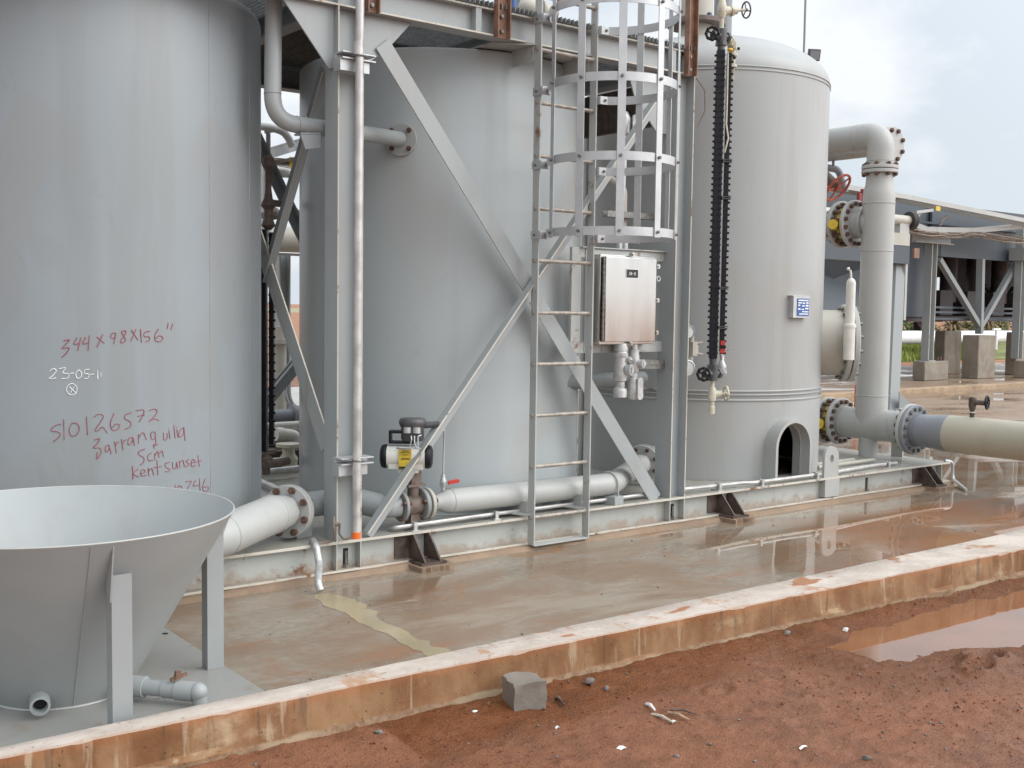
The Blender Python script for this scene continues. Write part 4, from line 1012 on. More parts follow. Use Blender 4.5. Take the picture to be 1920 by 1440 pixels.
for k, g in enumerate((GJ, GB, G_, G0)): glyph(b, g, 5.306+0.0175*k, 1.794, 0.018, 5.5766)
build('label_text', b, 'white_print', lb)
for z in (1.86, 1.625, 1.40):
    b = MB(); b.box(5.575, 5.575, z-0.014, 5.602, 5.598, z+0.014); b.cyl((5.588, 5.574, z), (5.588, 5.568, z), 0.008, n=10); build('door_clamp', b, 'stainless', jb)
b = MB(); b.torus((5.592, 5.58, 1.775), (0, 1, 0), 0.016, 0.005, 16, 6); build('hasp_ring', b, 'galv', jb)
for z in (1.932, 1.325):
    b = MB(); b.box(5.33, 5.575, z-0.013, 5.355, 5.604, z+0.013); b.cyl((5.342, 5.574, z), (5.342, 5.568, z), 0.009, n=10); build('door_clamp', b, 'stainless', jb)
# conduit seal fittings underneath
sf = thing('seal_fitting', 'wide cast aluminium conduit fitting with a round plug, under the junction box on its left', 'conduit fitting', (5.30, 5.62, 0.95), 'conduit fittings under the junction box')
b = MB(); xq, yq = 5.305, 5.64
b.lathe([(0.048, 1.325), (0.05, 1.318), (0.05, 1.275), (0.044, 1.272), (0.046, 1.262), (0.052, 1.258), (0.052, 1.235), (0.047, 1.228), (0.048, 1.10), (0.046, 1.07), (0.032, 1.062), (0.032, 1.02), (0.044, 1.014), (0.047, 1.0), (0.047, 0.955), (0.0, 0.953)], (xq, yq, 0), (0, 0, 1), 28); build('fitting_body', b, 'alu', sf)
b = MB(); b.cyl((xq+0.022, yq-0.04, 1.145), (xq+0.036, yq-0.075, 1.145), 0.040, n=24); b.bar((xq+0.026, yq-0.083, 1.145), (xq+0.046, yq-0.078, 1.145), 0.012, 0.04); build('plug', b, 'galv', sf)
b = MB(); b.cyl((xq+0.02, yq-0.04, 1.215), (xq+0.03, yq-0.066, 1.215), 0.022, n=18); b.ball((xq+0.031, yq-0.068, 1.215), 0.013, 6); build('plug', b, 'galv', sf)
sf = thing('seal_fitting', 'slimmer rust stained conduit fitting with an oval cover, under the junction box on its right', 'conduit fitting', (5.43, 5.63, 0.95), 'conduit fittings under the junction box')
xq = 5.43; b = MB()
b.lathe([(0.025, 1.325), (0.025, 1.285), (0.036, 1.28), (0.04, 1.20), (0.036, 1.13), (0.028, 1.12), (0.028, 1.085), (0.038, 1.08), (0.043, 1.02), (0.043, 0.97), (0.03, 0.935), (0.0, 0.93)], (xq, yq, 0), (0, 0, 1), 24); build('fitting_body', b, 'alu', sf)
b = MB(); b.cyl((xq+0.018, yq-0.03, 1.185), (xq+0.032, yq-0.066, 1.185), 0.030, n=20); b.box(xq+0.022, yq-0.078, 1.175, xq+0.044, yq-0.062, 1.197); build('plug', b, 'alu', sf)
b = MB(); b.lathe([(0.018, 1.10), (0.020, 1.085)], (xq, yq, 0), (0, 0, 1), 20); b.lathe([(0.029, 1.125), (0.029, 1.118)], (xq, yq, 0), (0, 0, 1), 20); build('rust_joint', b, 'primer', sf)
b = MB(); ov = [(0.026*math.cos(a), (0.052 if math.sin(a) > 0 else -0.052)+0.026*math.sin(a)) for a in [2*math.pi*i/24 for i in range(24)]]
b.prism([(xq+0.012+p[0], yq-0.047, 1.012+p[1]) for p in ov], (0, -0.014, 0)); build('oval_cover', b, 'alu', sf, bevel=0.003)
b = MB(); b.bar((5.53, 5.70, 1.175), (5.86, 5.70, 1.165), 0.04, 0.004); b.bar((5.53, 5.682, 1.190), (5.86, 5.682, 1.180), 0.004, 0.034); b.bar((5.53, 5.682, 1.158), (5.86, 5.682, 1.148), 0.004, 0.028); b.bar((5.50, 5.72, 1.19), (5.86, 5.72, 1.18), 0.004, 0.04)
tag(build('strut_arm', b, 'bolt'), 'short slotted strut reaching from the right column to the fittings under the junction box', 'bracket')
b = MB(); b.tube(fillet([(5.62, 5.76, 1.27), (5.56, 5.76, 1.16), (5.50, 5.78, 1.0), (5.60, 5.80, 0.99), (5.78, 5.80, 0.985)], 0.05), 0.010, 8)
tag(build('flexible_conduit', b, 'cable'), 'brown flexible conduit curving down beside the fittings under the junction box', 'conduit')
b = MB(); b.tube(fillet([(5.02, 5.95, 0.60), (5.02, 5.95, 1.05), (5.55, 6.05, 1.04), (5.95, 6.08, 1.04)], 0.08), 0.055, 16); b.cyl((5.70, 6.06, 1.04), (5.735, 6.06, 1.04), 0.075, n=20); b.cyl((5.78, 6.06, 1.04), (5.81, 6.06, 1.04), 0.075, n=20)
tag(build('bent_pipe', b, 'steel_dark'), 'dull grey bent pipe behind the fittings under the junction box', 'pipe')
# conduits and pipe behind the cage
t = thing('riser_conduit', 'thin galvanised riser with a rusty fitting, seen through the ladder cage', 'conduit', (5.44, 5.78, 1.98))
b = MB(); b.cyl((5.40, 5.78, 1.98), (5.43, 5.78, 2.64), 0.022, n=14); b.cyl((5.47, 5.80, 1.98), (5.47, 5.80, 2.05), 0.026, n=14); build('conduit_tube', b, 'galv', t)
b = MB(); b.lathe([(0.024, 2.62), (0.036, 2.64), (0.032, 2.70), (0.020, 2.72), (0.02, 2.76), (0.04, 2.78), (0.045, 2.88), (0.02, 2.93)], (5.43, 5.78, 0), (0, 0, 1), 18); build('fitting_body', b, 'alu', t)
b = MB(); b.lathe([(0.037, 2.645), (0.037, 2.665)], (5.43, 5.78, 0), (0, 0, 1), 18); build('rust_joint', b, 'primer', t)
b = MB(); b.prism([(5.475+p[0]*0.8, 5.735, 2.83+p[1]*1.0) for p in ov], (0, -0.012, 0)); build('oval_cover', b, 'alu', t)
b = MB(); b.tube([(5.50, 5.86, 2.03)]+fillet([(5.50, 5.86, 2.2), (5.50, 5.86, 2.42), (5.40, 5.95, 2.50)], 0.1), 0.032, 14)
tag(build('bent_pipe', b, 'pipe_cream'), 'short pale curved pipe behind the ladder cage above the junction box', 'pipe')
b = MB(); b.bar((5.28, 5.80, 2.20), (5.80, 5.80, 2.205), 0.05, 0.004); b.bar((5.28, 5.776, 2.22), (5.80, 5.776, 2.225), 0.004, 0.04); b.bar((5.28, 5.824, 2.22), (5.80, 5.824, 2.225), 0.004, 0.04)
tag(build('strut_arm', b, 'bolt'), 'dark slotted strut behind the ladder cage, level with its lower hoops', 'bracket')

# ================================================================== LEVEL GAUGES
def spin(mb, x, y, deg):
    c_, s_ = math.cos(D2R(deg)), math.sin(D2R(deg))
    mb.v = [Vector((x+(v.x-x)*c_-(v.y-y)*s_, y+(v.x-x)*s_+(v.y-y)*c_, v.z)) for v in mb.v]; return mb
GA = -40
def bridle(name, label, x, y, z0, z1, n, group):
    t = thing(name, label, 'level gauge', (x, y, z0), group)
    b = MB(); b.box(x-0.030, y-0.03, z0, x+0.026, y+0.03, z1); build('gauge_column', spin(b, x, y, GA), 'black', t, bevel=0.004)
    b = MB(); b.box(x+0.044, y-0.02, z0+0.05, x+0.076, y+0.02, z1-0.02); build('indicator_bar', spin(b, x, y, GA), 'black', t, bevel=0.003)
    zc_ = z0+0.04; b = MB()
    b.cyl((x-0.046, y-0.012, zc_), (x-0.031, y-0.012, zc_), 0.0085, n=8); b.cyl((x+0.077, y-0.012, zc_), (x+0.089, y-0.012, zc_), 0.0085, n=8)
    b.box(x-0.033, y-0.033, zc_-0.007, x+0.029, y-0.0305, zc_+0.007); b.box(x+0.042, y-0.023, zc_-0.007, x+0.078, y-0.0205, zc_+0.007)
    b.cyl((x+0.014, y-0.040, zc_), (x+0.014, y-0.0335, zc_), 0.009, n=6)
    first = build('clamp', spin(b, x, y, GA), 'black', t)
    for i in range(1, n):
        o = first.copy(); COL.objects.link(o); o.parent = t; o.location = (0, 0, (z1-z0-0.08)*i/(n-1))
    return t
gz0, gz1 = 1.215, 3.40
gx, gy = 6.083, 5.50
gt = bridle('level_gauge', 'tall black armoured level gauge with handwheel valves, standing against the pressure vessel', gx, gy, gz0, gz1, 50, 'black level gauges')
for z in (1.44, 1.72, 2.36, 2.62):
    b = MB(); b.box(gx+0.028, gy-0.05, z-0.010, gx+0.092, gy+0.022, z-0.003); b.box(gx+0.028, gy-0.05, z-0.003, gx+0.040, gy+0.022, z+0.003); b.box(gx+0.028, gy-0.05, z+0.003, gx+0.092, gy+0.022, z+0.010); build('joint_plate', spin(b, gx, gy, GA), 'charcoal', gt)
b = MB(); b.tube([(gx+0.045, gy-0.032, 3.37), (gx+0.047, gy-0.034, 3.0), (gx+0.045, gy-0.034, 2.88), (gx+0.062, gy-0.034, 2.78), (gx+0.04, gy-0.03, 2.68)], 0.006, 6); build('tag_strip', spin(b, gx, gy, GA), 'ivory', gt)
b = MB(); b.ball((gx+0.06, gy-0.03, 3.395), 0.022, 6, (1, 1, 0.6)); build('yellow_tie', spin(b, gx, gy, GA), 'yellow', gt)
b = MB(); b.box(gx+0.048, gy-0.0255, 1.255, gx+0.080, gy-0.0205, 1.345); build('red_flag_strip', spin(b, gx, gy, GA), 'red', gt)
b = MB(); b.box(gx+0.048, gy-0.028, 1.287, gx+0.080, gy-0.0258, 1.313); build('flag_mark', spin(b, gx, gy, GA), 'black', gt)
# upper and lower isolating valves
def gvalve(z, up):
    b = MB(); s = 1 if up else -1
    b.cyl((gx, gy, z-0.11*s), (gx, gy, z-0.04*s), 0.026, n=14); b.cyl((gx, gy, z-0.065*s), (gx, gy, z-0.04*s), 0.042, n=6)
    b.cyl((gx, gy, z-0.05), (gx, gy, z+0.05), 0.038, n=14); b.cyl((gx-0.09, gy, z+0.0), (gx+0.06, gy, z), 0.027, n=14); b.cyl((gx-0.06, gy, z), (gx-0.045, gy, z), 0.036, n=6); b.cyl((gx+0.05, gy, z), (gx+0.072, gy, z), 0.038, n=6)
    build('valve_body', b, 'charcoal', gt)
    handwheel(gt, (gx-0.115, gy-0.02, z), (0.75, 0.66, 0), 0.043, 0.009, 'black', 4, lobes=8)
zt, zb = 3.495, 1.105
gvalve(zt, True); gvalve(zb, False)
b = MB(); b.tube(fillet([(gx+0.07, gy, zt), (gx+0.22, gy+0.10, zt-0.005), (gx+0.30, gy+0.16, zt-0.005), (gx+0.30, gy+0.16, zt-0.13), (6.66, 5.92, 3.355), (6.76, 6.0, 3.35)], 0.035), 0.023, 14)
b.cyl((gx+0.12, gy+0.035, zt), (gx+0.15, gy+0.055, zt), 0.036, n=6); b.cyl((gx+0.19, gy+0.08, zt), (gx+0.22, gy+0.10, zt), 0.036, n=6)
b.cyl((gx+0.27, gy+0.14, zt-0.005), (gx+0.34, gy+0.19, zt-0.005), 0.033, n=14); b.cyl((gx+0.30, gy+0.16, zt-0.05), (gx+0.30, gy+0.16, zt-0.066), 0.037, n=14); b.cyl((gx+0.30, gy+0.16, zt-0.13), (gx+0.30, gy+0.16, zt-0.148), 0.035, n=14)
build('connection_pipe', b, 'ivory', gt)
for p_ in ((gx+0.355, gy+0.15, zt-0.005), (gx+0.285, gy+0.125, zt-0.085)): 
    b = MB(); b.ball(p_, 0.012, 5); build('set_screw', b, 'black', gt)
b = MB(); b.cyl((gx, gy, zt+0.05), (gx, gy, zt+0.12), 0.016, n=12); b.lathe([(0.016, 0.12), (0.032, 0.15), (0.034, 0.20), (0.022, 0.25), (0.017, 0.26), (0.017, 0.31), (0.026, 0.315), (0.026, 0.38), (0, 0.38)], (gx, gy, zt), (0, 0, 1), 18)
b.cyl((gx+0.02, gy, zt+0.18), (gx+0.12, gy-0.03, zt+0.195), 0.034, 0.026, 14); b.cyl((gx+0.07, gy-0.015, zt+0.186), (gx+0.085, gy-0.02, zt+0.189), 0.042, n=6); b.cyl((gx+0.12, gy-0.03, zt+0.195), (gx+0.20, gy-0.054, zt+0.208), 0.010, n=8)
vv = build('vent_valve', b, 'ivory', gt)
handwheel(vv, (gx+0.195, gy-0.052, zt+0.207), (0.95, -0.28, 0.15), 0.055, 0.006, 'charcoal', 3)
b = MB(); b.cyl((gx, gy, zb-0.05), (gx, gy, zb-0.095), 0.016, n=12); b.lathe([(0.018, -0.095), (0.026, -0.11), (0.032, -0.15), (0.028, -0.195), (0.019, -0.20), (0.018, -0.235), (0.023, -0.24), (0.023, -0.29), (0, -0.29)], (gx, gy, zb), (0, 0, 1), 18)
b.cyl((gx+0.015, gy, zb-0.15), (gx+0.065, gy-0.03, zb-0.145), 0.030, 0.022, 14); b.cyl((gx+0.065, gy-0.03, zb-0.145), (gx+0.10, gy-0.05, zb-0.142), 0.009, n=8)
vv = build('drain_valve', b, 'ivory', gt)
handwheel(vv, (gx+0.097, gy-0.048, zb-0.143), (0.85, -0.5, 0.08), 0.050, 0.008, 'ivory', 3, lobes=6)
b = MB(); b.tube(fillet([(gx+0.07, gy, zb), (gx+0.24, gy+0.12, zb), (gx+0.62, gy+0.48, zb+0.01)], 0.05), 0.022, 12)
b.cyl((gx+0.105, gy+0.02, zb), (gx+0.14, gy+0.045, zb), 0.036, n=6); b.cyl((gx+0.18, gy+0.08, zb), (gx+0.225, gy+0.11, zb), 0.036, n=14)
b.lathe([(0.030, 0.02), (0.034, 0.05), (0.022, 0.075), (0.016, 0.09), (0.016, 0.13), (0.022, 0.135)], (gx+0.19, gy+0.085, zb), (0, 0, 1), 14); b.torus((gx+0.19, gy+0.085, zb+0.125), (0.6, -0.8, 0), 0.028, 0.006, 16, 6)
vv = build('connection_pipe', b, 'alu', gt)
b = MB(); b.bar((gx+0.11, gy+0.055, zb+0.168), (gx+0.27, gy+0.115, zb+0.168), 0.014, 0.008); b.bar((gx+0.16, gy+0.13, zb+0.168), (gx+0.22, gy+0.04, zb+0.168), 0.014, 0.008); b.cyl((gx+0.19, gy+0.085, zb+0.15), (gx+0.19, gy+0.085, zb+0.18), 0.012, n=10); build('tee_handle', b, 'galv', vv)
g2 = bridle('level_gauge', 'black armoured level gauge seen in the gap between the left and middle tanks', 3.43, 7.30, 0.52, 2.08, 26, 'black level gauges')
b = MB(); b.box(3.385, 7.28, 0.5, 3.52, 7.34, 0.53); b.lathe([(0.02, 2.08), (0.05, 2.11), (0.03, 2.16), (0.03, 2.22), (0.055, 2.25), (0.03, 2.30), (0.022, 2.36), (0.022, 2.50), (0.04, 2.52), (0.04, 2.58), (0.0, 2.6)], (3.47, 7.30, 0), (0, 0, 1), 14); b.cyl((3.47, 7.30, 2.27), (3.60, 7.34, 2.27), 0.025, n=10); build('valve_body', b, 'brown_body', g2)
b = MB(); b.lathe([(0.02, 0.50), (0.05, 0.47), (0.03, 0.42), (0.03, 0.36), (0.0, 0.35)], (3.45, 7.30, 0), (0, 0, 1), 14); b.cyl((3.40, 7.2, 0.44), (3.62, 7.3, 0.44), 0.03, n=10); build('drain_valve', b, 'brown_body', g2)

# pressure gauges half hidden by the right column
for py, r, lab in ((622, 0.052, 'small pressure gauge with a blue rim half hidden behind the right column'), (690, 0.062, 'white dial gauge half hidden behind the right column, below a smaller gauge')):
    p = at(1290 if py < 650 else 1288, py, Y=5.80)
    t = thing('dial_gauge', lab, 'gauge', p, 'gauges behind the right column')
    b = MB(); ax = Vector((-0.35, -1, 0)).normalized(); b.lathe([(0, 0.02), (r, 0.02), (r, -0.012), (r-0.007, -0.016), (r-0.009, -0.010)], p, -ax, 28); build('gauge_case', b, 'galv' if py > 650 else 'bluegrey', t)
    b = MB(); b.cyl(p+ax*0.008, p+ax*0.0105, r-0.008, n=28); build('dial', b, 'dial', t)
    b = MB(); b.bar(p+ax*0.0115, p+ax*0.0115+Vector((0.03, 0, -0.02)), 0.004, 0.001, ax); build('needle', b, 'black_print', t)
p = at(1299, 645, Y=5.82)
b = MB(); b.cyl((p.x-0.02, p.y, 1.32), (p.x-0.02, p.y, 1.40), 0.022, n=12); b.cyl((p.x-0.02, p.y, 1.12), (p.x-0.02, p.y, 1.22), 0.02, n=12); b.box(p.x-0.03, p.y-0.03, 1.22, p.x+0.03, p.y+0.03, 1.325); b.cyl((p.x+0.02, p.y-0.02, 1.31), (p.x+0.055, p.y-0.05, 1.32), 0.010, n=8); b.cyl((p.x+0.02, p.y-0.02, 1.235), (p.x+0.055, p.y-0.05, 1.23), 0.010, n=8)
tag(build('gauge_manifold', b, 'pipe_cream'), 'beige valve block between the two gauges behind the right column', 'valve')
# ================================================================== FRONT PIPING
fp = thing('front_pipe_run', 'grey pipe along the deck edge behind the ladder, bending back between two tanks', 'pipe', (4.6, 5.70, 0.34))
end = Vector((6.02, 6.14, 0.38))
b = MB()
b.lathe([(0.044, 0.0), (0.044, 0.04), (0.050, 0.07), (0.070, 0.115), (0.076, 0.145), (0.076, 0.17)], (3.775, 5.70, 0.352), (1, 0, 0), 28)
b.tube([(3.94, 5.70, 0.352), (4.5, 5.70, 0.348)]+fillet([(4.6, 5.70, 0.347), (5.30, 5.70, 0.345), tuple(end)], 0.22, 10), 0.076, 28)
build('pipe_body', b, 'pipe', fp)
for x in (3.815, 3.93): 
    b = MB(); b.torus((x, 5.70, 0.352), (1, 0, 0), 0.045 if x < 3.9 else 0.0765, 0.003, 28, 6); build('weld_ring', b, 'pipe', fp)
flange(fp, (3.762, 5.70, 0.352), (1, 0, 0), 0.098, 0.024, 0.044, 'pipe_cream', 4, 0.075, 0.016, 'rustbolt', (1,), rot=0.4)
dd = (end-Vector((5.30, 5.70, 0.345))).normalized()
flange(fp, end-dd*0.0, dd, 0.145, 0.03, 0.07, 'pipe', 8, 0.115, 0.016, 'rustbolt', (-1,))
b = MB(); b.lathe([(0.05, 0.017), (0.146, 0.017), (0.146, 0.024), (0.05, 0.024)], end, dd, 36); build('gasket', b, 'gasket', fp)
flange(fp, end+dd*0.042, dd, 0.145, 0.03, 0.07, 'pipe', 0)
b = MB(); b.cyl(end+dd*0.05, end+dd*0.75, 0.075, n=24); build('nozzle_neck', b, 'steel', fp)
def ubolt(x, y, zc, r, ax, name_label, parent=None):
    t = thing('pipe_support', name_label, 'pipe support', (x, y, SZ), 'U-bolt supports under the front pipes')
    ax = Vector(ax).normalized(); sd_ = Vector((-ax.y, ax.x, 0)); c = Vector((x, y, zc))
    b = MB(); b.obox(Vector((x, y, (SZ+zc-r)/2)), ax*0.05, sd_*(r+0.02), Vector((0, 0, (zc-r-SZ)/2-0.001))); build('saddle_block', b, 'steel', t, bevel=0.002)
    pts = [c+sd_*(r+0.009)+Vector((0, 0, -r-0.012))]+[c+sd_*(r+0.009)*math.cos(a)+Vector((0, 0, (r+0.009)*math.sin(a))) for a in [math.pi*i/16 for i in range(17)]]+[c-sd_*(r+0.009)+Vector((0, 0, -r-0.012))]
    b = MB(); b.tube(pts, 0.0065, 8); build('u_bolt', b, 'pipe', t)
ubolt(5.27, 5.70, 0.346, 0.076, (1, 0.18, 0), 'pipe support with a U-bolt, right of the ladder foot where the front pipe bends')
# actuated valve
va = thing('actuated_valve', 'valve with a white pneumatic actuator and charcoal positioner on top, behind the lower diagonal brace', 'valve', (3.66, 5.70, 0.26))
b = MB(); b.cyl((3.57, 5.70, 0.352), (3.735, 5.70, 0.352), 0.062, n=20); b.cyl((3.66, 5.70, 0.40), (3.66, 5.70, 0.50), 0.035, n=16); b.box(3.625, 5.665, 0.225, 3.695, 5.735, 0.352); b.box(3.60, 5.655, 0.47, 3.72, 5.745, 0.485); b.box(3.63, 5.67, 0.4855, 3.70, 5.73, 0.56)
build('valve_body', b, 'brown_body', va)
f1 = flange(va, (3.722, 5.70, 0.352), (1, 0, 0), 0.098, 0.030, 0.03, 'steel_dark', 4, 0.078, 0.015, 'rustbolt', (-1,), rot=0.4)
f2 = flange(va, (3.575, 5.70, 0.352), (1, 0, 0), 0.092, 0.022, 0.03, 'steel_dark', 4, 0.078, 0.015, 'rustbolt', (1, -1), rot=0.4)
b = MB(); b.cyl((3.49, 5.69, 0.655), (3.72, 5.69, 0.655), 0.068, n=32); b.box(3.50, 5.635, 0.583, 3.71, 5.745, 0.70); b.box(3.56, 5.64, 0.5605, 3.68, 5.74, 0.5825); act = build('actuator_body', spin(b, 3.605, 5.69, -38), 'white_paint', va, bevel=0.003)
for x0, x1, r in ((3.4895, 3.415, 0.080), (3.7205, 3.84, 0.082)):
    b = MB(); sg = 1 if x1 > x0 else -1
    b.lathe([(0.0, 0.0), (0.070, 0.0), (0.0725, 0.005), (0.0725, 0.018), (0.066, 0.034), (0.045, 0.042), (0.0, 0.044)], (x0, 5.69, 0.655), (sg, 0, 0), 32); build('end_cap', spin(b, 3.605, 5.69, -38), 'black', va)
b = MB(); y_ = 5.617; b.box(3.565, y_, 0.590, 3.640, y_+0.003, 0.712); stk = build('warning_sticker', spin(b, 3.605, 5.69, -38), 'yellow', act)
b = MB()
for x0, x1, z in ((3.585, 3.625, 0.695), (3.575, 3.636, 0.685), (3.587, 3.625, 0.672), (3.58, 3.63, 0.652), (3.578, 3.632, 0.645)): b.box(x0, y_-0.0008, z, x1, y_-0.0001, z+0.0035)
b.box(3.567, y_-0.0008, 0.591, 3.638, y_-0.0001, 0.604); build('sticker_print', spin(b, 3.605, 5.69, -38), 'black_print', stk)
b = MB(); b.box(3.50, 5.655, 0.738, 3.515, 5.73, 0.81); b.box(3.50, 5.655, 0.797, 3.62, 5.73, 0.812); b.box(3.50, 5.655, 0.735, 3.66, 5.73, 0.748); b.box(3.595, 5.665, 0.7485, 3.64, 5.73, 0.7965); build('mounting_bracket', spin(b, 3.605, 5.69, -38), 'black', va, bevel=0.002)
b = MB(); b.lathe([(0.0, 0.752), (0.060, 0.752), (0.069, 0.765), (0.070, 0.835), (0.076, 0.84), (0.082, 0.858), (0.082, 0.872), (0.072, 0.886), (0.0, 0.893)], (3.640, 5.69, 0), (0, 0, 1), 28); b.cyl((3.70, 5.69, 0.845), (3.80, 5.70, 0.852), 0.019, n=12); pos = build('positioner_housing', spin(b, 3.605, 5.69, -38), 'charcoal', va)
for dx in (-0.035, 0.030):
    b = MB(); b.cyl((3.645+dx*0.85, 5.625, 0.805), (3.645+dx*0.85, 5.625, 0.84), 0.023, n=18); build('pressure_plug', spin(b, 3.605, 5.69, -38), 'alu', pos)
b = MB(); b.tube(fillet([(3.64, 5.60, 0.79), (3.645, 5.585, 0.77), (3.63, 5.59, 0.71), (3.55, 5.60, 0.713), (3.57, 5.585, 0.722), (3.70, 5.59, 0.716)], 0.015, 4), 0.0045, 6); b.tube(fillet([(3.66, 5.60, 0.79), (3.662, 5.585, 0.75), (3.675, 5.58, 0.72)], 0.015, 4), 0.0045, 6); b.tube(fillet([(3.70, 5.60, 0.795), (3.682, 5.59, 0.79), (3.682, 5.585, 0.725)], 0.01, 4), 0.0045, 6)
build('air_tube', spin(b, 3.605, 5.69, -38), 'galv', va)
# small sample valve with the red lever
sv_ = thing('sample_valve', 'small ball valve with red lever and thin vertical tube, on the front pipe', 'valve', (3.88, 5.70, 0.425))
b = MB(); b.cyl((3.88, 5.70, 0.424), (3.88, 5.70, 0.50), 0.012, n=12); b.lathe([(0.012, 0.445), (0.02, 0.45), (0.022, 0.485), (0.014, 0.50), (0.013, 0.52), (0.008, 0.525)], (3.88, 5.70, 0), (0, 0, 1), 14); b.cyl((3.865, 5.66, 0.467), (3.88, 5.70, 0.467), 0.010, n=8); build('valve_body', b, 'galv', sv_)
b = MB(); b.bar((3.895, 5.668, 0.474), (3.965, 5.66, 0.481), 0.012, 0.024); b.ball((3.965, 5.66, 0.481), 0.012, 6, (1, 0.6, 1)); build('lever_handle', b, 'red', sv_, bevel=0.002)
b = MB(); b.tube(fillet([(3.88, 5.70, 0.52), (3.885, 5.70, 0.80), (3.83, 5.70, 0.792)], 0.008, 4), 0.006, 8); build('tube', b, 'galv_rust', sv_)
# left end of the front pipe: flange joint and the big curved pipe
fx = at(543, 958, Y=5.80); ad = Vector((-0.80, -0.55, 0.06)).normalized()
lp = thing('curved_inlet_pipe', 'large shiny curved pipe with a bolted flange, between the hopper and the left column', 'pipe', (2.4, 5.5, 0.25))
P0 = fx+ad*0.05; e1 = at(470, 993, Y=5.56); e2 = at(418, 1005, Y=5.44)
pth = fillet([tuple(P0), tuple(P0+ad*0.16), (e2.x-0.02, e2.y-0.02, 0.36), (1.55, 5.22, 0.36)], [0.35, 0.3], 10)
b = MB(); b.tube(pth, [0.092]+[0.108]*(len(pth)-1), 32); build('pipe_body', b, 'pipe', lp)
for k in (4, 14):
    d = (pth[min(k+1, len(pth)-1)]-pth[k-1]).normalized(); b = MB(); b.torus(pth[k], d, 0.1085, 0.003, 32, 6); build('weld_ring', b, 'pipe', lp)
b = MB(); q = at(436, 1000, Y=5.40); d = (Vector(pth[-1])-Vector(pth[-2])).normalized(); k = min(range(len(pth)), key=lambda i: (Vector(pth[i])-Vector((2.28, 5.40, 0.36))).length)
flange(lp, fx+ad*0.028, ad, 0.152, 0.026, 0.09, 'pipe', 8, 0.128, 0.021, 'rustbolt', (1,), rot=0.1)
ip = thing('connecting_pipe', 'short grey pipe running behind the left column from a bolted flange to the actuated valve', 'pipe', (3.1, 5.85, 0.3))
flange(ip, fx-ad*0.002, ad, 0.152, 0.026, 0.09, 'pipe', 8, 0.128, 0.018, 'rustbolt', (-1,), rot=0.1)
pth = fillet([tuple(fx-ad*0.015), (2.99, 5.895, 0.385), (3.36, 5.895, 0.385), (3.47, 5.72, 0.352), (3.565, 5.70, 0.352)], 0.1, 8)
b = MB(); b.tube(pth, [0.075]*(len(pth)-8)+[0.062]*8, 28); build('pipe_body', b, 'steel', ip)
ubolt(2.985, 5.90, 0.385, 0.076, (1, 0.0, 0), 'pipe support with a U-bolt, left of the left column beside the bolted flange')
# drop pipe from above into the middle tank
dp = thing('drop_pipe', 'grey pipe dropping beside the left column, then turning into the middle tank', 'pipe', (2.8, 5.8, 2.5))
tip = at(752, 262, Y=6.13); nb = (tip-Vector((TB[0], TB[1], tip.z))).normalized(); nb.z = 0; nb.normalize()
pth = fillet([(2.815, 5.83, 4.0), (2.795, 5.83, 2.575), (3.33, 5.86, 2.575), tuple(tip+nb*0.03)], [0.15, 0.12], 12)
b = MB(); b.tube(pth, 0.0475, 24); build('pipe_body', b, 'steel', dp)
for k in (1, 13):
    d = (Vector(pth[k+1])-Vector(pth[k])).normalized(); b = MB(); b.torus(pth[k], d, 0.048, 0.002, 24, 6); build('weld_ring', b, 'steel_dark', dp)
ax_ = (tip+nb*0.03-Vector(pth[-2])).normalized()
fdir = (Vector((TB[0], TB[1], tip.z))-tip).normalized()
flange(dp, tip, fdir, 0.105, 0.022, 0.045, 'pipe', 4, 0.080, 0.016, 'rustbolt', (-1,), rot=0.0)
b = MB(); b.cyl(tip+fdir*0.02, tip+fdir*0.2, 0.05, n=20); build('nozzle_neck', b, 'steel', dp)
flange(dp, tip+fdir*0.026, fdir, 0.105, 0.022, 0.045, 'pipe', 0)
b = MB(); b.torus((3.0, 5.845, 2.575), (1, 0, 0), 0.052, 0.005, 24, 6); b.prism([(2.955, 5.80, 2.515), (3.08, 5.80, 2.527), (3.08, 5.80, 2.455), (2.985, 5.80, 2.437)], (0, 0.012, 0)); b.prism([(2.955, 5.80, 2.5272), (3.08, 5.80, 2.5392), (3.08, 5.88, 2.5392), (2.955, 5.88, 2.5272)], (0, 0, -0.010)); build('pipe_clamp', b, 'steel', dp)

# ================================================================== PIPING RIGHT OF THE PRESSURE VESSEL
XP, YV = 9.10, 6.235
rp = thing('outlet_manifold', 'tall pale grey pipe manifold with two tees and yellow spacers, right of the vessel', 'pipe manifold', (XP, YV, SZ))
zl, zh = 0.515, 2.40
b = MB()
b.cyl((XP, YV, zl), (XP, YV, 2.585), 0.146, n=36)
b.lathe([(0.146, 2.585), (0.146, 2.64), (0.138, 2.70), (0.124, 2.75), (0.121, 2.80), (0.121, 2.85)], (XP, YV, 0), (0, 0, 1), 36)
b.cyl((XP, YV-0.40, zl), (XP, YV+0.32, zl), 0.146, n=36)
b.cyl((XP, YV, zh), (XP, YV+0.235, zh), 0.135, n=36); b.lathe([(0.158, 0.10), (0.138, 0.17)], (XP, YV, zh), (0, 1, 0), 32)
build('pipe_body', b, 'pipe', rp)
b = MB(); b.cyl((XP, YV+0.02, SZ+0.001), (XP, YV+0.02, 0.40), 0.088, n=24); build('stub_support', b, 'pipe', rp)
for z in (2.575, 2.135, 0.79): 
    b = MB(); b.torus((XP, YV, z), (0, 0, 1), 0.147, 0.005, 36, 6); build('weld_ring', b, 'pipe', rp)
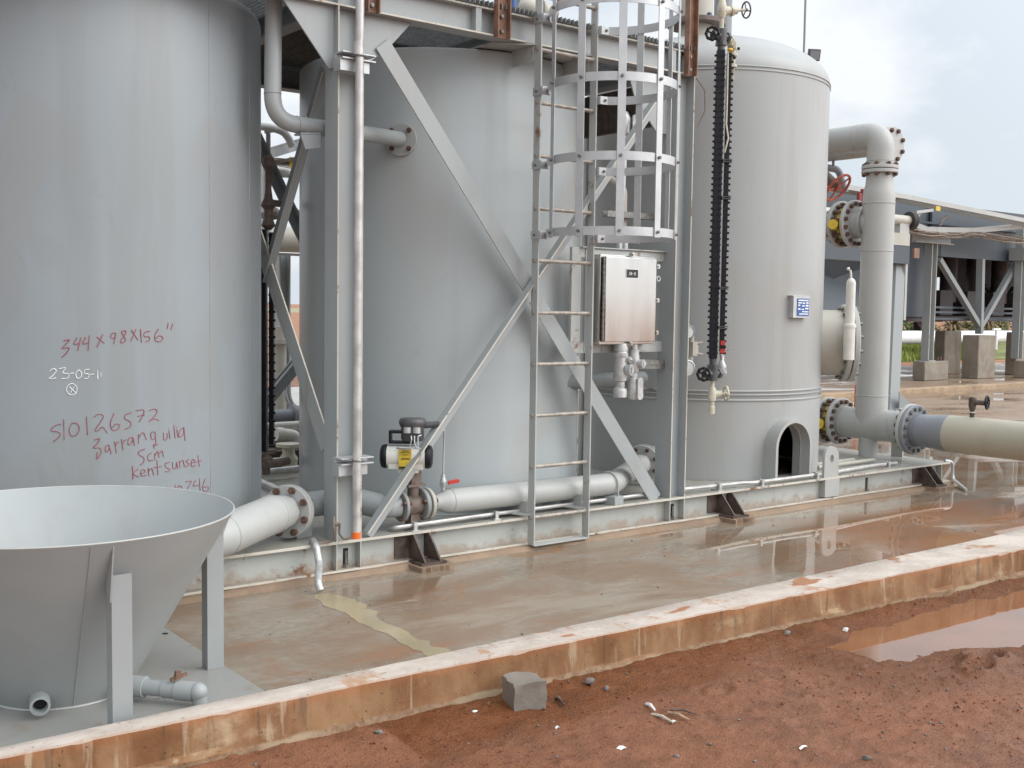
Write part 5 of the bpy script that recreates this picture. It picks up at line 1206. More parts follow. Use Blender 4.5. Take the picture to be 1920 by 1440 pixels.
for y in (YV-0.27, YV+0.27):
    b = MB(); b.torus((XP, y, zl), (0, 1, 0), 0.147, 0.005, 36, 6); build('weld_ring', b, 'pipe', rp)
for z, r, y in ((zh, 0.135, YV+0.25), (zl, 0.146, YV+0.335)):
    flange(rp, (XP, y, z), (0, 1, 0), 0.225, 0.040, r, 'pipe', 16, 0.190, 0.022, 'rustbolt', (-1,))
    flange(rp, (XP, y+0.15, z), (0, 1, 0), 0.225, 0.040, r, 'pipe', 16, 0.190, 0.022, 'rustbolt', (1, -1))
    b = MB(); b.cyl((XP, y+0.06, z), (XP, y+0.09, z), 0.172, n=36); b.bar((XP-0.14, y+0.075, z-0.02), (XP-0.25, y+0.075, z-0.02), 0.028, 0.09); b.cyl((XP-0.235, y+0.075, z-0.015), (XP-0.285, y+0.042, z-0.015), 0.045, n=18)
    build('line_spacer', b, 'yellow', rp)
    b = MB(); a = 2*math.pi*0.5/16; b.cyl((XP+0.19*math.cos(a), y+0.02, z+0.19*math.sin(a)), (XP+0.19*math.cos(a), y+0.13, z+0.19*math.sin(a)), 0.011, n=8); st0 = build('stud_bolt', b, 'rustbolt', rp)
    for i in range(1, 16):
        a2 = 2*math.pi*(i+0.5)/16; o = st0.copy(); COL.objects.link(o); o.parent = rp; o.location = (0.19*(math.cos(a2)-math.cos(a)), 0, 0.19*(math.sin(a2)-math.sin(a)))
    b = MB(); b.cyl((XP, y+0.17, z), (XP, y+1.3, z), r, n=32); build('rear_pipe', b, 'pipe', rp)
flange(rp, (XP, YV, 2.868), (0, 0, 1), 0.165, 0.032, 0.12, 'pipe', 8, 0.143, 0.021, 'rustbolt', (-1,))
flange(rp, (XP, YV-0.42, zl), (0, 1, 0), 0.225, 0.038, 0.14, 'pipe', 16, 0.192, 0.021, 'rustbolt', (1,))
tp = thing('overhead_elbow_pipe', 'pale grey pipe with a big elbow on top of the tall manifold', 'pipe', (XP, YV, 2.9))
flange(tp, (XP, YV, 2.906), (0, 0, 1), 0.165, 0.032, 0.12, 'pipe', 8, 0.143, 0.021, 'rustbolt', (1,))
b = MB(); b.tube(fillet([(XP, YV, 2.92), (XP, YV, 3.205), (XP, 8.4, 3.205)], 0.24, 12), 0.122, 32); build('pipe_body', b, 'pipe', tp)
for p_, d in (((XP, YV, 2.965), (0, 0, 1)), ((XP, YV+0.245, 3.205), (0, 1, 0))):
    b = MB(); b.torus(p_, d, 0.123, 0.003, 32, 6); build('weld_ring', b, 'pipe', tp)
bf = thing('blind_flanged_pipe', 'pipe end closed with a round bolted blind flange, just behind the overhead elbow', 'pipe', (9.55, 6.5, 3.1))
c = at(1671, 272, X=9.55); b = MB(); b.cyl(c+Vector((0, 0.03, 0)), c+Vector((0, 1.6, 0)), 0.09, n=24); build('pipe_body', b, 'pipe', bf)
flange(bf, c+Vector((0, 0.02, 0)), (0, 1, 0), 0.175, 0.03, 0.08, 'pipe', 8, 0.142, 0.020, 'rustbolt', (1,))
flange(bf, c+Vector((0, -0.015, 0)), (0, 1, 0), 0.175, 0.03, 0.0, 'pipe', 8, 0.142, 0.022, 'rustbolt', (-1,), name='blind_flange')
# line that leaves toward the right edge of the photo
bl = thing('outgoing_pipeline', 'blue grey flanged pipe end turning into a wide beige pipeline that leaves at the right', 'pipeline', (XP, 5.3, 0.3))
f = flange(bl, (XP, YV-0.462, zl-0.008), (0, 1, 0), 0.228, 0.038, 0.13, 'bluegrey', 16, 0.192, 0.021, 'bolt', (-1,))
b = MB(); b.lathe([(0.148, -0.02), (0.147, 0.07), (0.148, 0.16), (0.153, 0.22), (0.163, 0.30), (0.164, 0.345)], (XP, YV-0.47, zl-0.01), (0, -1, 0), 40); build('painted_reducer', b, 'bluegrey', bl)
for y in (YV-0.545, YV-0.64):
    b = MB(); b.torus((XP, y, zl-0.01), (0, 1, 0), 0.149, 0.003, 36, 6); build('weld_ring', b, 'bluegrey', bl)
b = MB(); b.cyl((XP, YV-0.8155, zl-0.01), (XP, -1.0, zl-0.01), 0.1645, n=40); build('pipe_body', b, 'beige', bl)
v0 = at(1822, 792, X=XP); top_ = Vector((XP, v0.y, zl-0.01+0.163))
b = MB(); b.cyl(top_, top_+Vector((0, 0, 0.05)), 0.020, n=12); b.cyl(top_+Vector((0, 0, 0.03)), top_+Vector((0, 0, 0.038)), 0.021, n=12, mat=0); b.lathe([(0.018, 0.05), (0.026, 0.075), (0.033, 0.10), (0.033, 0.16), (0.024, 0.175), (0, 0.176)], top_, (0, 0, 1), 14); b.cyl(top_+Vector((0, -0.02, 0.13)), top_+Vector((0.02, -0.10, 0.13)), 0.022, n=12)
gv = build('vent_valve', b, 'primer_dark', bl); handwheel(gv, top_+Vector((0.025, -0.12, 0.135)), (0.25, -1, 0.05), 0.055, 0.009, 'black', 5)
b = MB(); b.cyl(top_+Vector((0, 0, 0.04)), top_+Vector((0, 0, 0.048)), 0.0215, n=12); build('white_tape', b, 'white_print', gv)
# gate valve with the red wheel, behind the vessel
gvv = thing('gate_valve', 'brown gate valve with red spoked handwheel, peeping out behind the pressure vessel', 'valve', at(1560, 335, X=9.3))
c = at(1571, 352, X=9.3); axw = Vector((0.08, -0.76, -0.64)).normalized()
handwheel(gvv, c, axw, 0.15, 0.013, 'red_wheel', 5, hub=0.03)
b = MB(); b.cyl(c, c-axw*0.05, 0.035, n=14); b.cyl(c-axw*0.02, c-axw*0.30, 0.05, 0.06, 16); b.cyl(c-axw*0.30, c-axw*0.33, 0.10, n=16); b.cyl(c-axw*0.33, c-axw*0.50, 0.09, n=16); build('valve_body', b, 'brown_body', gvv)
b = MB(); q0 = at(1572, 318, X=9.6); b.tube(fillet([tuple(q0+Vector((-0.3, 0.2, 0.05))), tuple(q0+Vector((0, 0, 0.0))), tuple(q0+Vector((0.1, -0.02, -0.22)))], 0.08), 0.035, 14); b.cyl(q0+Vector((-0.06, 0.02, 0.03)), q0+Vector((-0.06, 0.02, 0.2)), 0.014, n=8); b.bar(q0+Vector((-0.12, 0.02, 0.19)), q0+Vector((0.0, 0.02, 0.21)), 0.02, 0.012)
tag(build('vent_pipe', b, 'bluegrey'), 'small grey bent vent pipe above the red handwheel', 'pipe')
b = MB(); p = at(1607, 722, X=12.5); b.cyl((p.x, p.y, 0), (p.x, p.y, p.z), 0.030, n=10)
tag(build('red_post', b, 'red_wheel'), 'short red post behind the base of the tall grey manifold', 'post')
b = MB(); p = at(1612, 362, Y=8.0); q = at(1613, 396, Y=8.0); b.box(p.x-0.03, p.y-0.02, q.z-0.02, p.x+0.02, p.y+0.02, p.z); b.box(p.x+0.04, p.y-0.02, q.z-0.02, p.x+0.08, p.y+0.02, p.z+0.05); b.box(p.x-0.03, p.y-0.015, q.z-0.06, p.x+0.08, p.y+0.015, q.z-0.0201)
tag(build('red_lever', b, 'dark_red'), 'dark red lever plate sticking up left of the tall manifold pipe', 'lever')
# flood light and mast behind the dome
fl_ = thing('flood_light', 'small grey flood light standing behind the dome of the pressure vessel', 'flood light', at(1528, 114, Y=9.5))
c = at(1526, 103, Y=9.5); rx = Vector((0.86, -0.5, 0)); uz = Vector((-0.15, -0.25, 0.95)).normalized(); fz = rx.cross(uz)
b = MB(); b.obox(c, rx*0.08, uz*0.075, fz*0.035); build('lamp_housing', b, 'charcoal', fl_, bevel=0.008)
b = MB(); b.obox(c-fz*0.036, rx*0.066, uz*0.058, fz*0.002); b.obox(c+fz*0.036, rx*0.066, uz*0.058, fz*0.002); build('lamp_glass', b, 'bluegrey', fl_)
b = MB(); b.cyl(c-uz*0.06, c-uz*0.075, 0.045, n=12); b.cyl(c-uz*0.07, c-Vector((0, 0, 4.5)), 0.022, n=10); build('lamp_post', b, 'galv', fl_)
p = at(1508, 100, Y=8.6); b = MB(); b.cyl((p.x, p.y, 0), (p.x-0.01, p.y, p.z+2.5), 0.013, n=10); b.cyl((p.x-0.05, p.y, p.z-0.02), (p.x+0.01, p.y, p.z-0.02), 0.03, n=10)
tag(build('antenna_mast', b, 'steel_dark'), 'thin dark mast rising into the sky behind the dome of the pressure vessel', 'mast')
# things up on the deck
b = MB(); p = at(993, 16, Y=6.3); b.ball(p, 0.075, 8, (1.2, 1, 0.9)); b.cyl(p+Vector((-0.02, 0, 0)), p+Vector((0.25, 0.03, 0.02)), 0.05, n=14); b.cyl((p.x, p.y, 3.41), (p.x, p.y, p.z), 0.03, n=12); b.cyl(p+Vector((0.06, -0.02, 0)), p+Vector((0.08, -0.02, 0)), 0.085, n=14)
tag(build('deck_valve', b, 'pipe_cream'), 'beige valve body on the platform grating beside the top of the ladder', 'valve')
for px, lab, mt in ((965, 'dark blue upright on the platform grating, left of a paler one', 'blue'), (976, 'pale blue grey upright on the platform grating, right of a dark blue one', 'bluegrey')):
    p = at(px, 15, Y=7.6 if mt == 'blue' else 7.5); b = MB(); b.box(p.x-0.025, p.y-0.02, 3.41, p.x+0.025, p.y+0.02, 4.5); b.box(p.x-0.05, p.y-0.05, 3.4095, p.x+0.05, p.y+0.05, 3.42)
    tag(build('deck_upright', b, mt), lab, 'post')

# ================================================================== HOPPER
hp_ = thing('funnel_hopper', 'grey steel funnel hopper on angle legs in the left foreground', 'hopper', (1.27, 4.55, 0.0))
HC = (1.27, 4.55); ZR, RR_, RB_ = 0.722, 0.672, 0.262
b = MB(); b.box(0.45, 3.90, 0.003, 1.905, 5.12, 0.020); build('base_plate', b, 'hopper_base', hp_)
b = MB(); b.cyl((1.87, 5.03, 0.0205), (1.87, 5.03, 0.0212), 0.014, n=14); build('bolt_hole', b, 'black', hp_)
n_ = 128; b = MB(); t_ = 0.006
b.lathe([(RB_, 0.0205), (RB_+(RR_-RB_)*0.5, 0.0205+(ZR-0.02)*0.5), (RR_-0.002, ZR-0.004), (RR_, ZR), (RR_-t_, ZR+0.001), (RR_-t_-0.004, ZR-0.004), (RB_+(RR_-RB_)*0.5-t_*1.2, 0.0205+(ZR-0.02)*0.5), (RB_-t_, 0.03)], (HC[0], HC[1], 0), (0, 0, 1), n_)
b.cyl((HC[0], HC[1], 0.024), (HC[0], HC[1], 0.028), RB_-0.004, n=48); build('cone', b, 'hopper', hp_)
b = MB(); b.torus((HC[0], HC[1], 0.0225), (0, 0, 1), RB_+0.003, 0.006, 96, 6); build('weld_ring', b, 'pipe', hp_)
b = MB(); vs = []
for s in np.linspace(0.02, 0.99, 20):
    r = RB_+(RR_-RB_)*s+0.0005; a = D2R(-97); vs.append((HC[0]+r*math.cos(a), HC[1]+r*math.sin(a), 0.0205+(ZR-0.0205)*s))
b.tube(vs, 0.003, 6); build('weld_seam', b, 'hopper', hp_)
b = MB(); b.torus((HC[0], HC[1], ZR+0.0008), (0, 0, 1), RR_-0.003, 0.0042, 128, 6); build('rim_bright_line', b, 'pipe', hp_)  # paler ring paints the bright line along the rim
def leg(x, y, h):
    b = MB(); t = 0.007
    b.extr([(0, 0), (0.072, 0), (0.072, t), (t, t), (t, 0.06), (0, 0.06)], (x, y, 0.0205), (x, y, h), (1, 0, 0), (0, 1, 0), [0, 0, 0, 0, 1, 0]); return build('leg', b, ['hopper', 'edge'], hp_)
leg(1.268, 3.925, 0.595); leg(1.822, 4.415, 0.60); leg(1.25, 5.06, 0.45); leg(0.66, 4.50, 0.45)
b = MB(); b.prism([(1.262, 3.885, ZR-0.006), (1.262, 3.925, 0.50), (1.262, 3.975, 0.55)], (0.0055, 0, 0)); build('leg_gusset', b, 'hopper', hp_)
b = MB(); b.prism([(1.94, 4.41, ZR-0.008), (1.895, 4.41, 0.60), (1.83, 4.41, 0.60)], (0, 0.005, 0)); build('leg_gusset', b, 'hopper', hp_)
d0 = at(250, 1286, Z=0.078); d1 = at(366, 1297, Z=0.075)
dr_ = thing('drain_pipe', 'thin grey drain pipe with a coupling leaving the base of the funnel hopper', 'pipe', (d0.x, d0.y, 0.02))
b = MB(); dv = (d1-d0).normalized(); b.cyl(d0-dv*0.12, d1, 0.030, n=20); b.cyl(d0-dv*0.02, d0+dv*0.05, 0.041, n=20); b.cyl(d1-dv*0.075, d1-dv*0.005, 0.038, n=20); b.cyl(d1-dv*0.13, d1-dv*0.075, 0.034, n=20); b.ball(d1+dv*0.012, 0.036, 8)
b.cyl(d1+dv*0.015, d1+dv*0.02+Vector((0, 0, -0.05)), 0.028, n=14); build('pipe_body', b, 'hopper', dr_)
b = MB(); q = d1-dv*0.07+Vector((0, 0, 0.045)); b.bar(q+Vector((-0.03, 0, 0)), q+Vector((0.035, 0, 0.012)), 0.012, 0.012); b.bar(q+Vector((-0.005, 0, 0)), q+Vector((0.0, 0, 0.03)), 0.018, 0.02); build('rusty_handle', b, 'primer', dr_)
c = at(75, 1319, Y=4.25); b = MB(); ca = Vector((-0.25, -1, -0.05)).normalized()
b.lathe([(0.021, -0.15), (0.026, -0.05), (0.036, -0.045), (0.036, 0.03), (0.027, 0.031), (0.024, -0.01), (0.0, -0.012)], c, ca, 22); o = build('drain_socket', b, 'hopper', hp_)
b = MB(); b.cyl(c-ca*0.008, c-ca*0.004, 0.024, n=18); build('socket_hole', b, 'black', o)

# ================================================================== BLOCK AND LITTER ON THE MUD
b = MB(); a = D2R(-16); cx, cy = 2.826, 3.545; ux = Vector((math.cos(a), math.sin(a), 0)); uy = Vector((-math.sin(a), math.cos(a), 0))
N = 8; vs, fs = [], []
def cube_pt(i, j, k):
    p = Vector((cx, cy, -0.041))+ux*(i-0.5)*0.14+uy*(j-0.5)*0.14+Vector((0, 0, 1))*(k-0.5)*0.145
    e = sum(1 for q in (i, j, k) if q in (0.0, 1.0)); q = p*37
    w_ = 0.0022*(e if e > 1 else 0.4)
    return p+Vector((math.sin(q.x*3+q.y), math.sin(q.y*3+q.z*2), math.sin(q.z*3+q.x)))*w_
for ax3 in range(3):
    for sd_ in (0.0, 1.0):
        o0 = len(vs)
        for u_ in range(N+1):
            for v_ in range(N+1):
                t3 = [0, 0, 0]; t3[ax3] = sd_; t3[(ax3+1) % 3] = u_/N; t3[(ax3+2) % 3] = v_/N
                vs.append(cube_pt(*[float(q) for q in t3]))
        for u_ in range(N):
            for v_ in range(N):
                q = [o0+u_*(N+1)+v_, o0+(u_+1)*(N+1)+v_, o0+(u_+1)*(N+1)+v_+1, o0+u_*(N+1)+v_+1]; fs.append(q if sd_ else q[::-1])
b.add(vs, fs); o = build('concrete_block', b, 'block', angle=0.9); tag(o, 'grey concrete cube lying on the red mud against the curb', 'concrete block')

def mud_z(x, y):
    i = int(np.clip(np.searchsorted(grid_x, x), 1, len(grid_x)-1)); j = int(np.clip(np.searchsorted(grid_y, y), 1, len(grid_y)-1)); return float(GZ[j, i])
def rock(c, r, sq, seed):
    m = MB(); m.ball((0, 0, 0), 1, 5); rr = random.Random(seed); ph = [rr.uniform(0, 6.28) for _ in range(6)]
    out = MB(); vs = []
    for v in m.v:
        k = 1+0.22*math.sin(2.3*v.x+ph[0])*math.sin(2.9*v.y+ph[1])+0.16*math.sin(4.1*v.z+ph[2]+v.x*2)
        vs.append(Vector(c)+Vector((v.x*r*sq[0]*k, v.y*r*sq[1]*k, v.z*r*sq[2]*k)))
    out.v, out.f, out.m = vs, m.f, m.m; return out
b = MB()
for i in range(260):
    x, y = random.uniform(0.6, 7.2), random.uniform(1.6, 3.66)
    if math.atan2(x, y) < D2R(14): continue
    r = 0.0025+0.0055*random.random()**2.2
    rk = rock((x, y, mud_z(x, y)+r*0.2), r, (1, random.uniform(0.7, 1.2), 0.7), i); b.add(rk.v, rk.f)
for i in range(90):
    x, y = random.uniform(2.0, 9.0), random.uniform(3.95, 5.45); r = 0.002+0.006*random.random()**2.5
    rk = rock((x, y, padz(x, y)+r*0.3), r, (1, random.uniform(0.7, 1.4), 0.6), 500+i); b.add(rk.v, rk.f)
o = build('loose_gravel', b, 'stone', kind='stuff', angle=1.2)
b = MB(); base = MB(); base.ball((0, 0, 0), 1, 3)
for i in range(5200):
    y = 3.66-2.1*random.random()**0.8; x = random.uniform(0.25*y, min(7.2, y*2.2+0.4))
    z = mud_z(x, y)
    if z < -0.099: continue
    r = 0.0018+0.0052*random.random()**3; sx, sy = r*random.uniform(.7, 1.5), r*random.uniform(.7, 1.3); a = random.uniform(0, 3.14); ca_, sa_ = math.cos(a), math.sin(a)
    if float(fbm(np.array(x*2.2), np.array(y*2.2), 55, 2)) < random.uniform(-0.25, 0.15): continue
    o0 = len(b.v)
    for v in base.v:
        k = random.uniform(0.75, 1.2); b.v.append(Vector((x+(v.x*sx*ca_-v.y*sy*sa_)*k, y+(v.x*sx*sa_+v.y*sy*ca_)*k, z+r*0.25+v.z*r*0.75*k)))
    for f in base.f: b.f.append([q+o0 for q in f]); b.m.append(0)
build('mud_crumbs', b, 'crumb', kind='stuff', angle=1.4)
lit = [(1585, 1180, 0.016, 'white_plastic', 'white pebble on the wet mud near the puddle', (1, 0.9, 0.7)), (1625, 1421, 0.016, 'stone', 'round tan pebble at the bottom edge of the mud, right of centre', (1, 1, 0.7)),
       (710, 1381, 0.016, 'stone', 'grey pebble at the curb foot, left of the concrete block', (1.1, 0.9, 0.8)), (1105, 1292, 0.018, 'stone', 'larger of two grey pebbles at the curb foot right of the concrete block', (1.2, 0.9, 0.8)), (1137, 1297, 0.014, 'stone', 'smaller of two grey pebbles at the curb foot right of the concrete block', (1, 0.9, 0.8)), (1475, 1194, 0.017, 'stone', 'dark clod at the curb foot below the middle of the curb', (1.2, 0.9, 0.8)), (890, 1341, 0.010, 'white_plastic', 'small white chip on the mud just left of the concrete block', (1.4, 0.8, 0.5)), (1268, 1416, 0.012, 'stone', 'grey pebble low on the mud below the scattered stalks', (1, 1, 0.8))]
for k, (px, py, r, mt, lab, sq) in enumerate(lit):
    p = at(px, py, Z=-0.085); b = rock((p.x, p.y, mud_z(p.x, p.y)+r*0.35), r, sq, 100+k); tag(build('pebble', b, mt, angle=1.2), lab, 'pebble')
for k, (a_, c_, r, mt, lab) in enumerate((((1222, 1340), (1262, 1357), 0.006, 'ivory', 'pale dry stalk lying lowest of the scattered stalks on the mud'), ((1252, 1341), (1292, 1352), 0.006, 'wood', 'brown dry stalk in the middle of the scattered stalks on the mud'), ((1256, 1337), (1306, 1341), 0.004, 'primer_dark', 'thin dark twig on top of the scattered stalks on the mud'), ((1212, 1324), (1228, 1336), 0.007, 'white_plastic', 'whitish splinter at the upper left of the scattered stalks'), ((1042, 1312), (1058, 1326), 0.006, 'primer_dark', 'dark twig beside the concrete block'))):
    p, q = at(*a_, Z=-0.082), at(*c_, Z=-0.082); p.z = mud_z(p.x, p.y)+r; q.z = mud_z(q.x, q.y)+r*1.6; m_ = (p+q)/2+Vector((0.004, 0.006, 0.006))
    b = MB(); b.tube([p, m_, q], [r, r*1.1, r*0.6], 6); tag(build('dry_stalk', b, mt), lab, 'stalk')
for (px, py, wx, wy, lab) in ((1165, 1405, 0.020, 0.011, 'folded white plastic scrap at the bottom of the mud below the concrete block'), (1506, 1400, 0.022, 0.005, 'narrow white plastic strip low on the mud right of the stalks'), (1045, 1366, 0.010, 0.005, 'tiny white scrap on the mud under the concrete block'), (1263, 1355, 0.013, 0.006, 'white scrap under the scattered stalks')):
    p = at(px, py, Z=-0.085); z = mud_z(p.x, p.y)+0.003; b = MB(); b.add([(p.x-wx, p.y-wy, z), (p.x, p.y-wy*1.2, z+0.006), (p.x+wx, p.y-wy*0.6, z+0.002), (p.x+wx*0.9, p.y+wy, z+0.004), (p.x, p.y+wy, z+0.008), (p.x-wx*0.9, p.y+wy*0.8, z+0.002)], [(0, 1, 4, 5), (1, 2, 3, 4)])
    vs2 = [v+Vector((0, 0, -0.0015)) for v in b.v]; b.add(vs2, [(0, 5, 4, 1), (1, 4, 3, 2)]); tag(build('plastic_scrap', b, 'white_plastic'), lab, 'scrap')
# ================================================================== BACKGROUND, RIGHT
b = MB(); b.box(3.0, 12.53, -0.09, 60, 12.80, 0.095); o = build('low_concrete_wall', b, 'farcurb', bevel=0.012); tag(o, 'low brown concrete wall bounding the far side of the wet pad', 'wall')
def pedestal(pl, pc, pr, h, label):
    """plan corners: left-back, front-left and front-right, from where their feet stand"""
    a, c, d = at(*pl, Z=0), at(*pc, Z=0), at(*pr, Z=0); x0, y0 = (a.x+c.x)/2, (c.y+d.y)/2; y1 = max(a.y, y0+0.3); x1 = d.x
    b = MB(); b.box(x0, y0, 0.002, x1, y1, h); o = build('concrete_pedestal', b, 'concrete', bevel=0.02); tag(o, label, 'pedestal', 'concrete pedestals behind the far wall'); return x0, y0, x1, y1
PA = pedestal((1711, 713), (1738, 715), (1772, 712), 0.46, 'short wide concrete pedestal under the pale steel column at the right')
pedestal((1757, 702), (1775, 703), (1795, 701), 1.14, 'tall concrete pedestal just right of the pale steel column')
PC = pedestal((1800, 709), (1838, 711), (1861, 709), 1.07, 'tall concrete pedestal carrying the V braced legs')
pedestal((1882, 703), (1911, 704), (1935, 702), 1.13, 'tall concrete pedestal at the right edge of the photo')
pedestal((1905, 709), (1925, 710), (1950, 708), 0.44, 'low concrete pedestal at the far right edge, in front of a taller one')
rc = thing('rack_column', 'pale grey H steel column with a short cross beam, standing on the short wide pedestal', 'column', (24.1, 15.05, 0.46))
b = MB(); b.extr(H_prof(0.20, 0.22, 0.016, 0.014), (24.12, 15.05, 0.475), (24.12, 15.05, 3.22), (0, 1, 0), (1, 0, 0), H_EDGE); build('column', b, ['steel', 'edge'], rc)
b = MB(); b.extr(H_prof(0.20, 0.26, 0.016, 0.014), (23.25, 15.0, 3.36), (24.85, 15.0, 3.36), (0, 1, 0), (0, 0, 1), H_EDGE); build('cross_beam', b, ['steel', 'edge'], rc)
b = MB(); b.box(23.95, 14.88, 0.461, 24.30, 15.22, 0.4745); build('base_plate', b, 'steel', rc)
for x in (24.27, 24.38):
    b = MB(); b.cyl((x, 14.86, 0.462), (x, 14.86, 0.56), 0.025, n=8); build('anchor_bolt', b, 'rustbolt', rc)
rc2 = thing('rack_column', 'pale steel column with a bracket, cut by the right edge of the photo', 'column', (29.3, 15.0, 0.45))
p = at(1906, 480, Y=15.0)
b = MB(); b.extr(H_prof(0.2, 0.22, 0.016, 0.014), (p.x+0.22, 15.0, 0.45), (p.x+0.22, 15.0, 3.9), (0, 1, 0), (1, 0, 0), H_EDGE); build('column', b, ['steel', 'edge'], rc2)
b = MB(); b.box(p.x, 14.8, 2.98, p.x+1.2, 15.2, 3.30); build('bracket', b, 'steel', rc2)
# air cooler
ac = thing('air_cooler', 'large blue grey industrial air cooler on V braced legs behind the far wall', 'air cooler', (26, 17, 1.0))
b = MB(); xa = at(1745, 480, Y=15.3).x; xb = 34.0
b.box(xa, 15.30, 2.97, xb, 15.36, 4.22); b.box(xa, 15.361, 4.16, xb, 20.0, 4.22); build('plenum_panel', b, 'cooler', ac)
b = MB(); b.box(23.6, 15.24, 3.72, xb, 15.295, 3.77); b.box(24.9, 15.285, 2.972, 24.95, 15.2985, 3.59); build('stiffening_rib', b, 'cooler', ac)
b = MB(); x0 = at(1545, 480, Y=15.6).x; x1 = at(1757, 480, Y=15.4).x
zt_, zb_ = 2.98, 1.50; xm = at(1640, 520, Y=15.5).x
b.box(x0-3, 15.40, zt_, x1, 15.46, 4.22); b.box(x0-3, 15.30, 3.74, x1-2.4, 15.395, 4.0); b.box(at(1678, 500, Y=15.4).x, 15.38, zb_, x1, 15.399, zt_)
cx_, cz_ = (x0-1+xm)/2+0.45, 2.35
b.add([(x0-3, 15.45, zt_), (xm+1.0, 15.45, zt_), (xm+1.0, 15.45, zb_+0.1), (x0-3, 15.45, zb_+0.1), (cx_, 15.95, cz_), ], [(0, 1, 4), (1, 2, 4), (2, 3, 4), (3, 0, 4)])
b.box(x0-3, 15.5, zb_-0.02, x1, 19.5, zb_+0.06); build('hopper_panel', b, 'cooler', ac)
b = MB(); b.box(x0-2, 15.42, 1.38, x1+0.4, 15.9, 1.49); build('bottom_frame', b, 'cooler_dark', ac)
b = MB(); b.box(x1-0.4, 17.5, 1.5, 27.9, 17.6, 3.75); b.box(27.9, 17.5, 2.6, xb, 17.6, 3.75); b.box(27.9, 17.5, 1.5, xb, 17.6, 1.9); b.box(29.1, 17.5, 1.9, xb, 17.6, 2.6); build('machinery_wall', b, 'cooler_dark', ac)  # plain dark panels stand in for the shade in the bays
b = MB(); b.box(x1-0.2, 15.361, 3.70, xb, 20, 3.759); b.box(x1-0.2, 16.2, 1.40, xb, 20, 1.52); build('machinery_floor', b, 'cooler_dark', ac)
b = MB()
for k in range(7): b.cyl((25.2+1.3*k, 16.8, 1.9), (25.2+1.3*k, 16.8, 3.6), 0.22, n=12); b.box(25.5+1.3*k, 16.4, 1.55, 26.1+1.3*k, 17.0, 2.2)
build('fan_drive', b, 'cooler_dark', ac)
b = MB()
for z in (1.46, 1.62, 1.74): b.bar((24.6, 15.38, z), (xb, 15.38, z), 0.06, 0.05)
build('bottom_rail', b, 'cooler', ac)
for a_, c_, w_ in (((1760, 486), (1836, 612), 0.13), ((1906, 492), (1838, 612), 0.13), ((1839, 486), (1836, 626), 0.17)):
    p, q = at(*a_, Y=15.2), at(*c_, Y=15.2); b = MB(); b.bar(p, q, 0.12, w_, (0, 1, 0)); build('leg_brace', b, 'steel_dark', ac)
for a_, c_ in (((1846, 535), (1875, 570)), ((1868, 590), (1900, 540)), ((1868, 545), (1905, 590))):
    p, q = at(*a_, Y=17.0), at(*c_, Y=17.0); b = MB(); b.bar(p, q, 0.10, 0.10, (0, 1, 0)); build('leg_brace', b, 'cooler_dark', ac)
for xq in (25.9, 31.3):
    b = MB(); b.box(xq-0.12, 16.3, 1.14, xq+0.12, 16.5, 1.50); b.prism([(xq-0.5, 16.29, 1.5), (xq+0.5, 16.29, 1.5), (xq+0.1, 16.29, 1.18), (xq-0.1, 16.29, 1.18)], (0, 0.02, 0)); build('rear_leg', b, 'cooler_dark', ac)
# cable trays
def tray(name, label, pts, w_, h_, rungs):
    t = thing(name, label, 'cable tray', pts[0], 'cable trays by the air cooler')
    P = [Vector(p) for p in pts]
    for s_ in (0, 1):
        b = MB()
        for i in range(len(P)-1): b.bar(P[i]+Vector((0, s_*w_, 0)), P[i+1]+Vector((0, s_*w_, 0)), 0.03, h_)
        build('side_rail', b, 'pipe', t)
    b = MB()
    for i in range(len(P)-1):
        for k in range(rungs):
            p = P[i].lerp(P[i+1], (k+0.5)/rungs)+Vector((0, 0, -h_*0.42)); b.bar(p+Vector((0, 0.02, 0)), p+Vector((0, w_-0.02, 0)), 0.10, 0.02)
    build('tray_rungs', b, 'pipe', t); return t, P
tray('cable_tray', 'long straight cable tray along the top of the air cooler', [at(1480, 333, Y=14.2), at(1700, 369, Y=14.2), at(1960, 421, Y=14.2)], 0.45, 0.10, 42)
t, P = tray('cable_tray', 'lower cable tray with loose cables, sagging in front of the air cooler', [at(1712, 420, Y=14.6), at(1738, 430, Y=14.6), at(1830, 432, Y=14.6), at(1925, 424, Y=14.6)], 0.4, 0.12, 14)
b = MB()
for k in range(7):
    pts = [Vector(at(x, y+random.uniform(-3, 3)+k*1.6-6, Y=14.4+random.uniform(0, 0.4))) for x, y in ((1700, 432), (1740, 438), (1790, 442), (1830, 438), (1880, 447), (1930, 454))]
    b.tube(stroke_pts([tuple(p) for p in pts], 4), 0.014+0.008*random.random(), 6)
build('cable_bundle', b, 'cable', t)
b = MB(); b.tube([at(1776, 404, Y=14.5), at(1768, 412, Y=14.5), at(1763, 423, Y=14.5)], 0.02, 6); tag(build('hanging_cable', b, 'cable'), 'short cable dropping from the upper cable tray to the lower one', 'cable')
b = MB(); p = at(1759, 391, Y=14.15); b.box(p.x-0.08, p.y, p.z-0.05, p.x+0.09, p.y+0.01, p.z+0.05); tag(build('yellow_tag', b, 'yellow'), 'small yellow tag on the upper cable tray', 'tag')
b = MB(); p0, p1, p2 = at(1715, 398, Y=14.0), at(1730, 397, Y=14.0), at(1719, 413, Y=14.0); b.prism([p0, p1, p2], (0, 0.25, 0)); b.bar(at(1717, 398, Y=13.95), at(1748, 394, Y=13.95), 0.06, 0.06); tag(build('tray_bracket', b, 'pipe'), 'small triangular bracket under the upper cable tray beside the dark round flange', 'bracket')
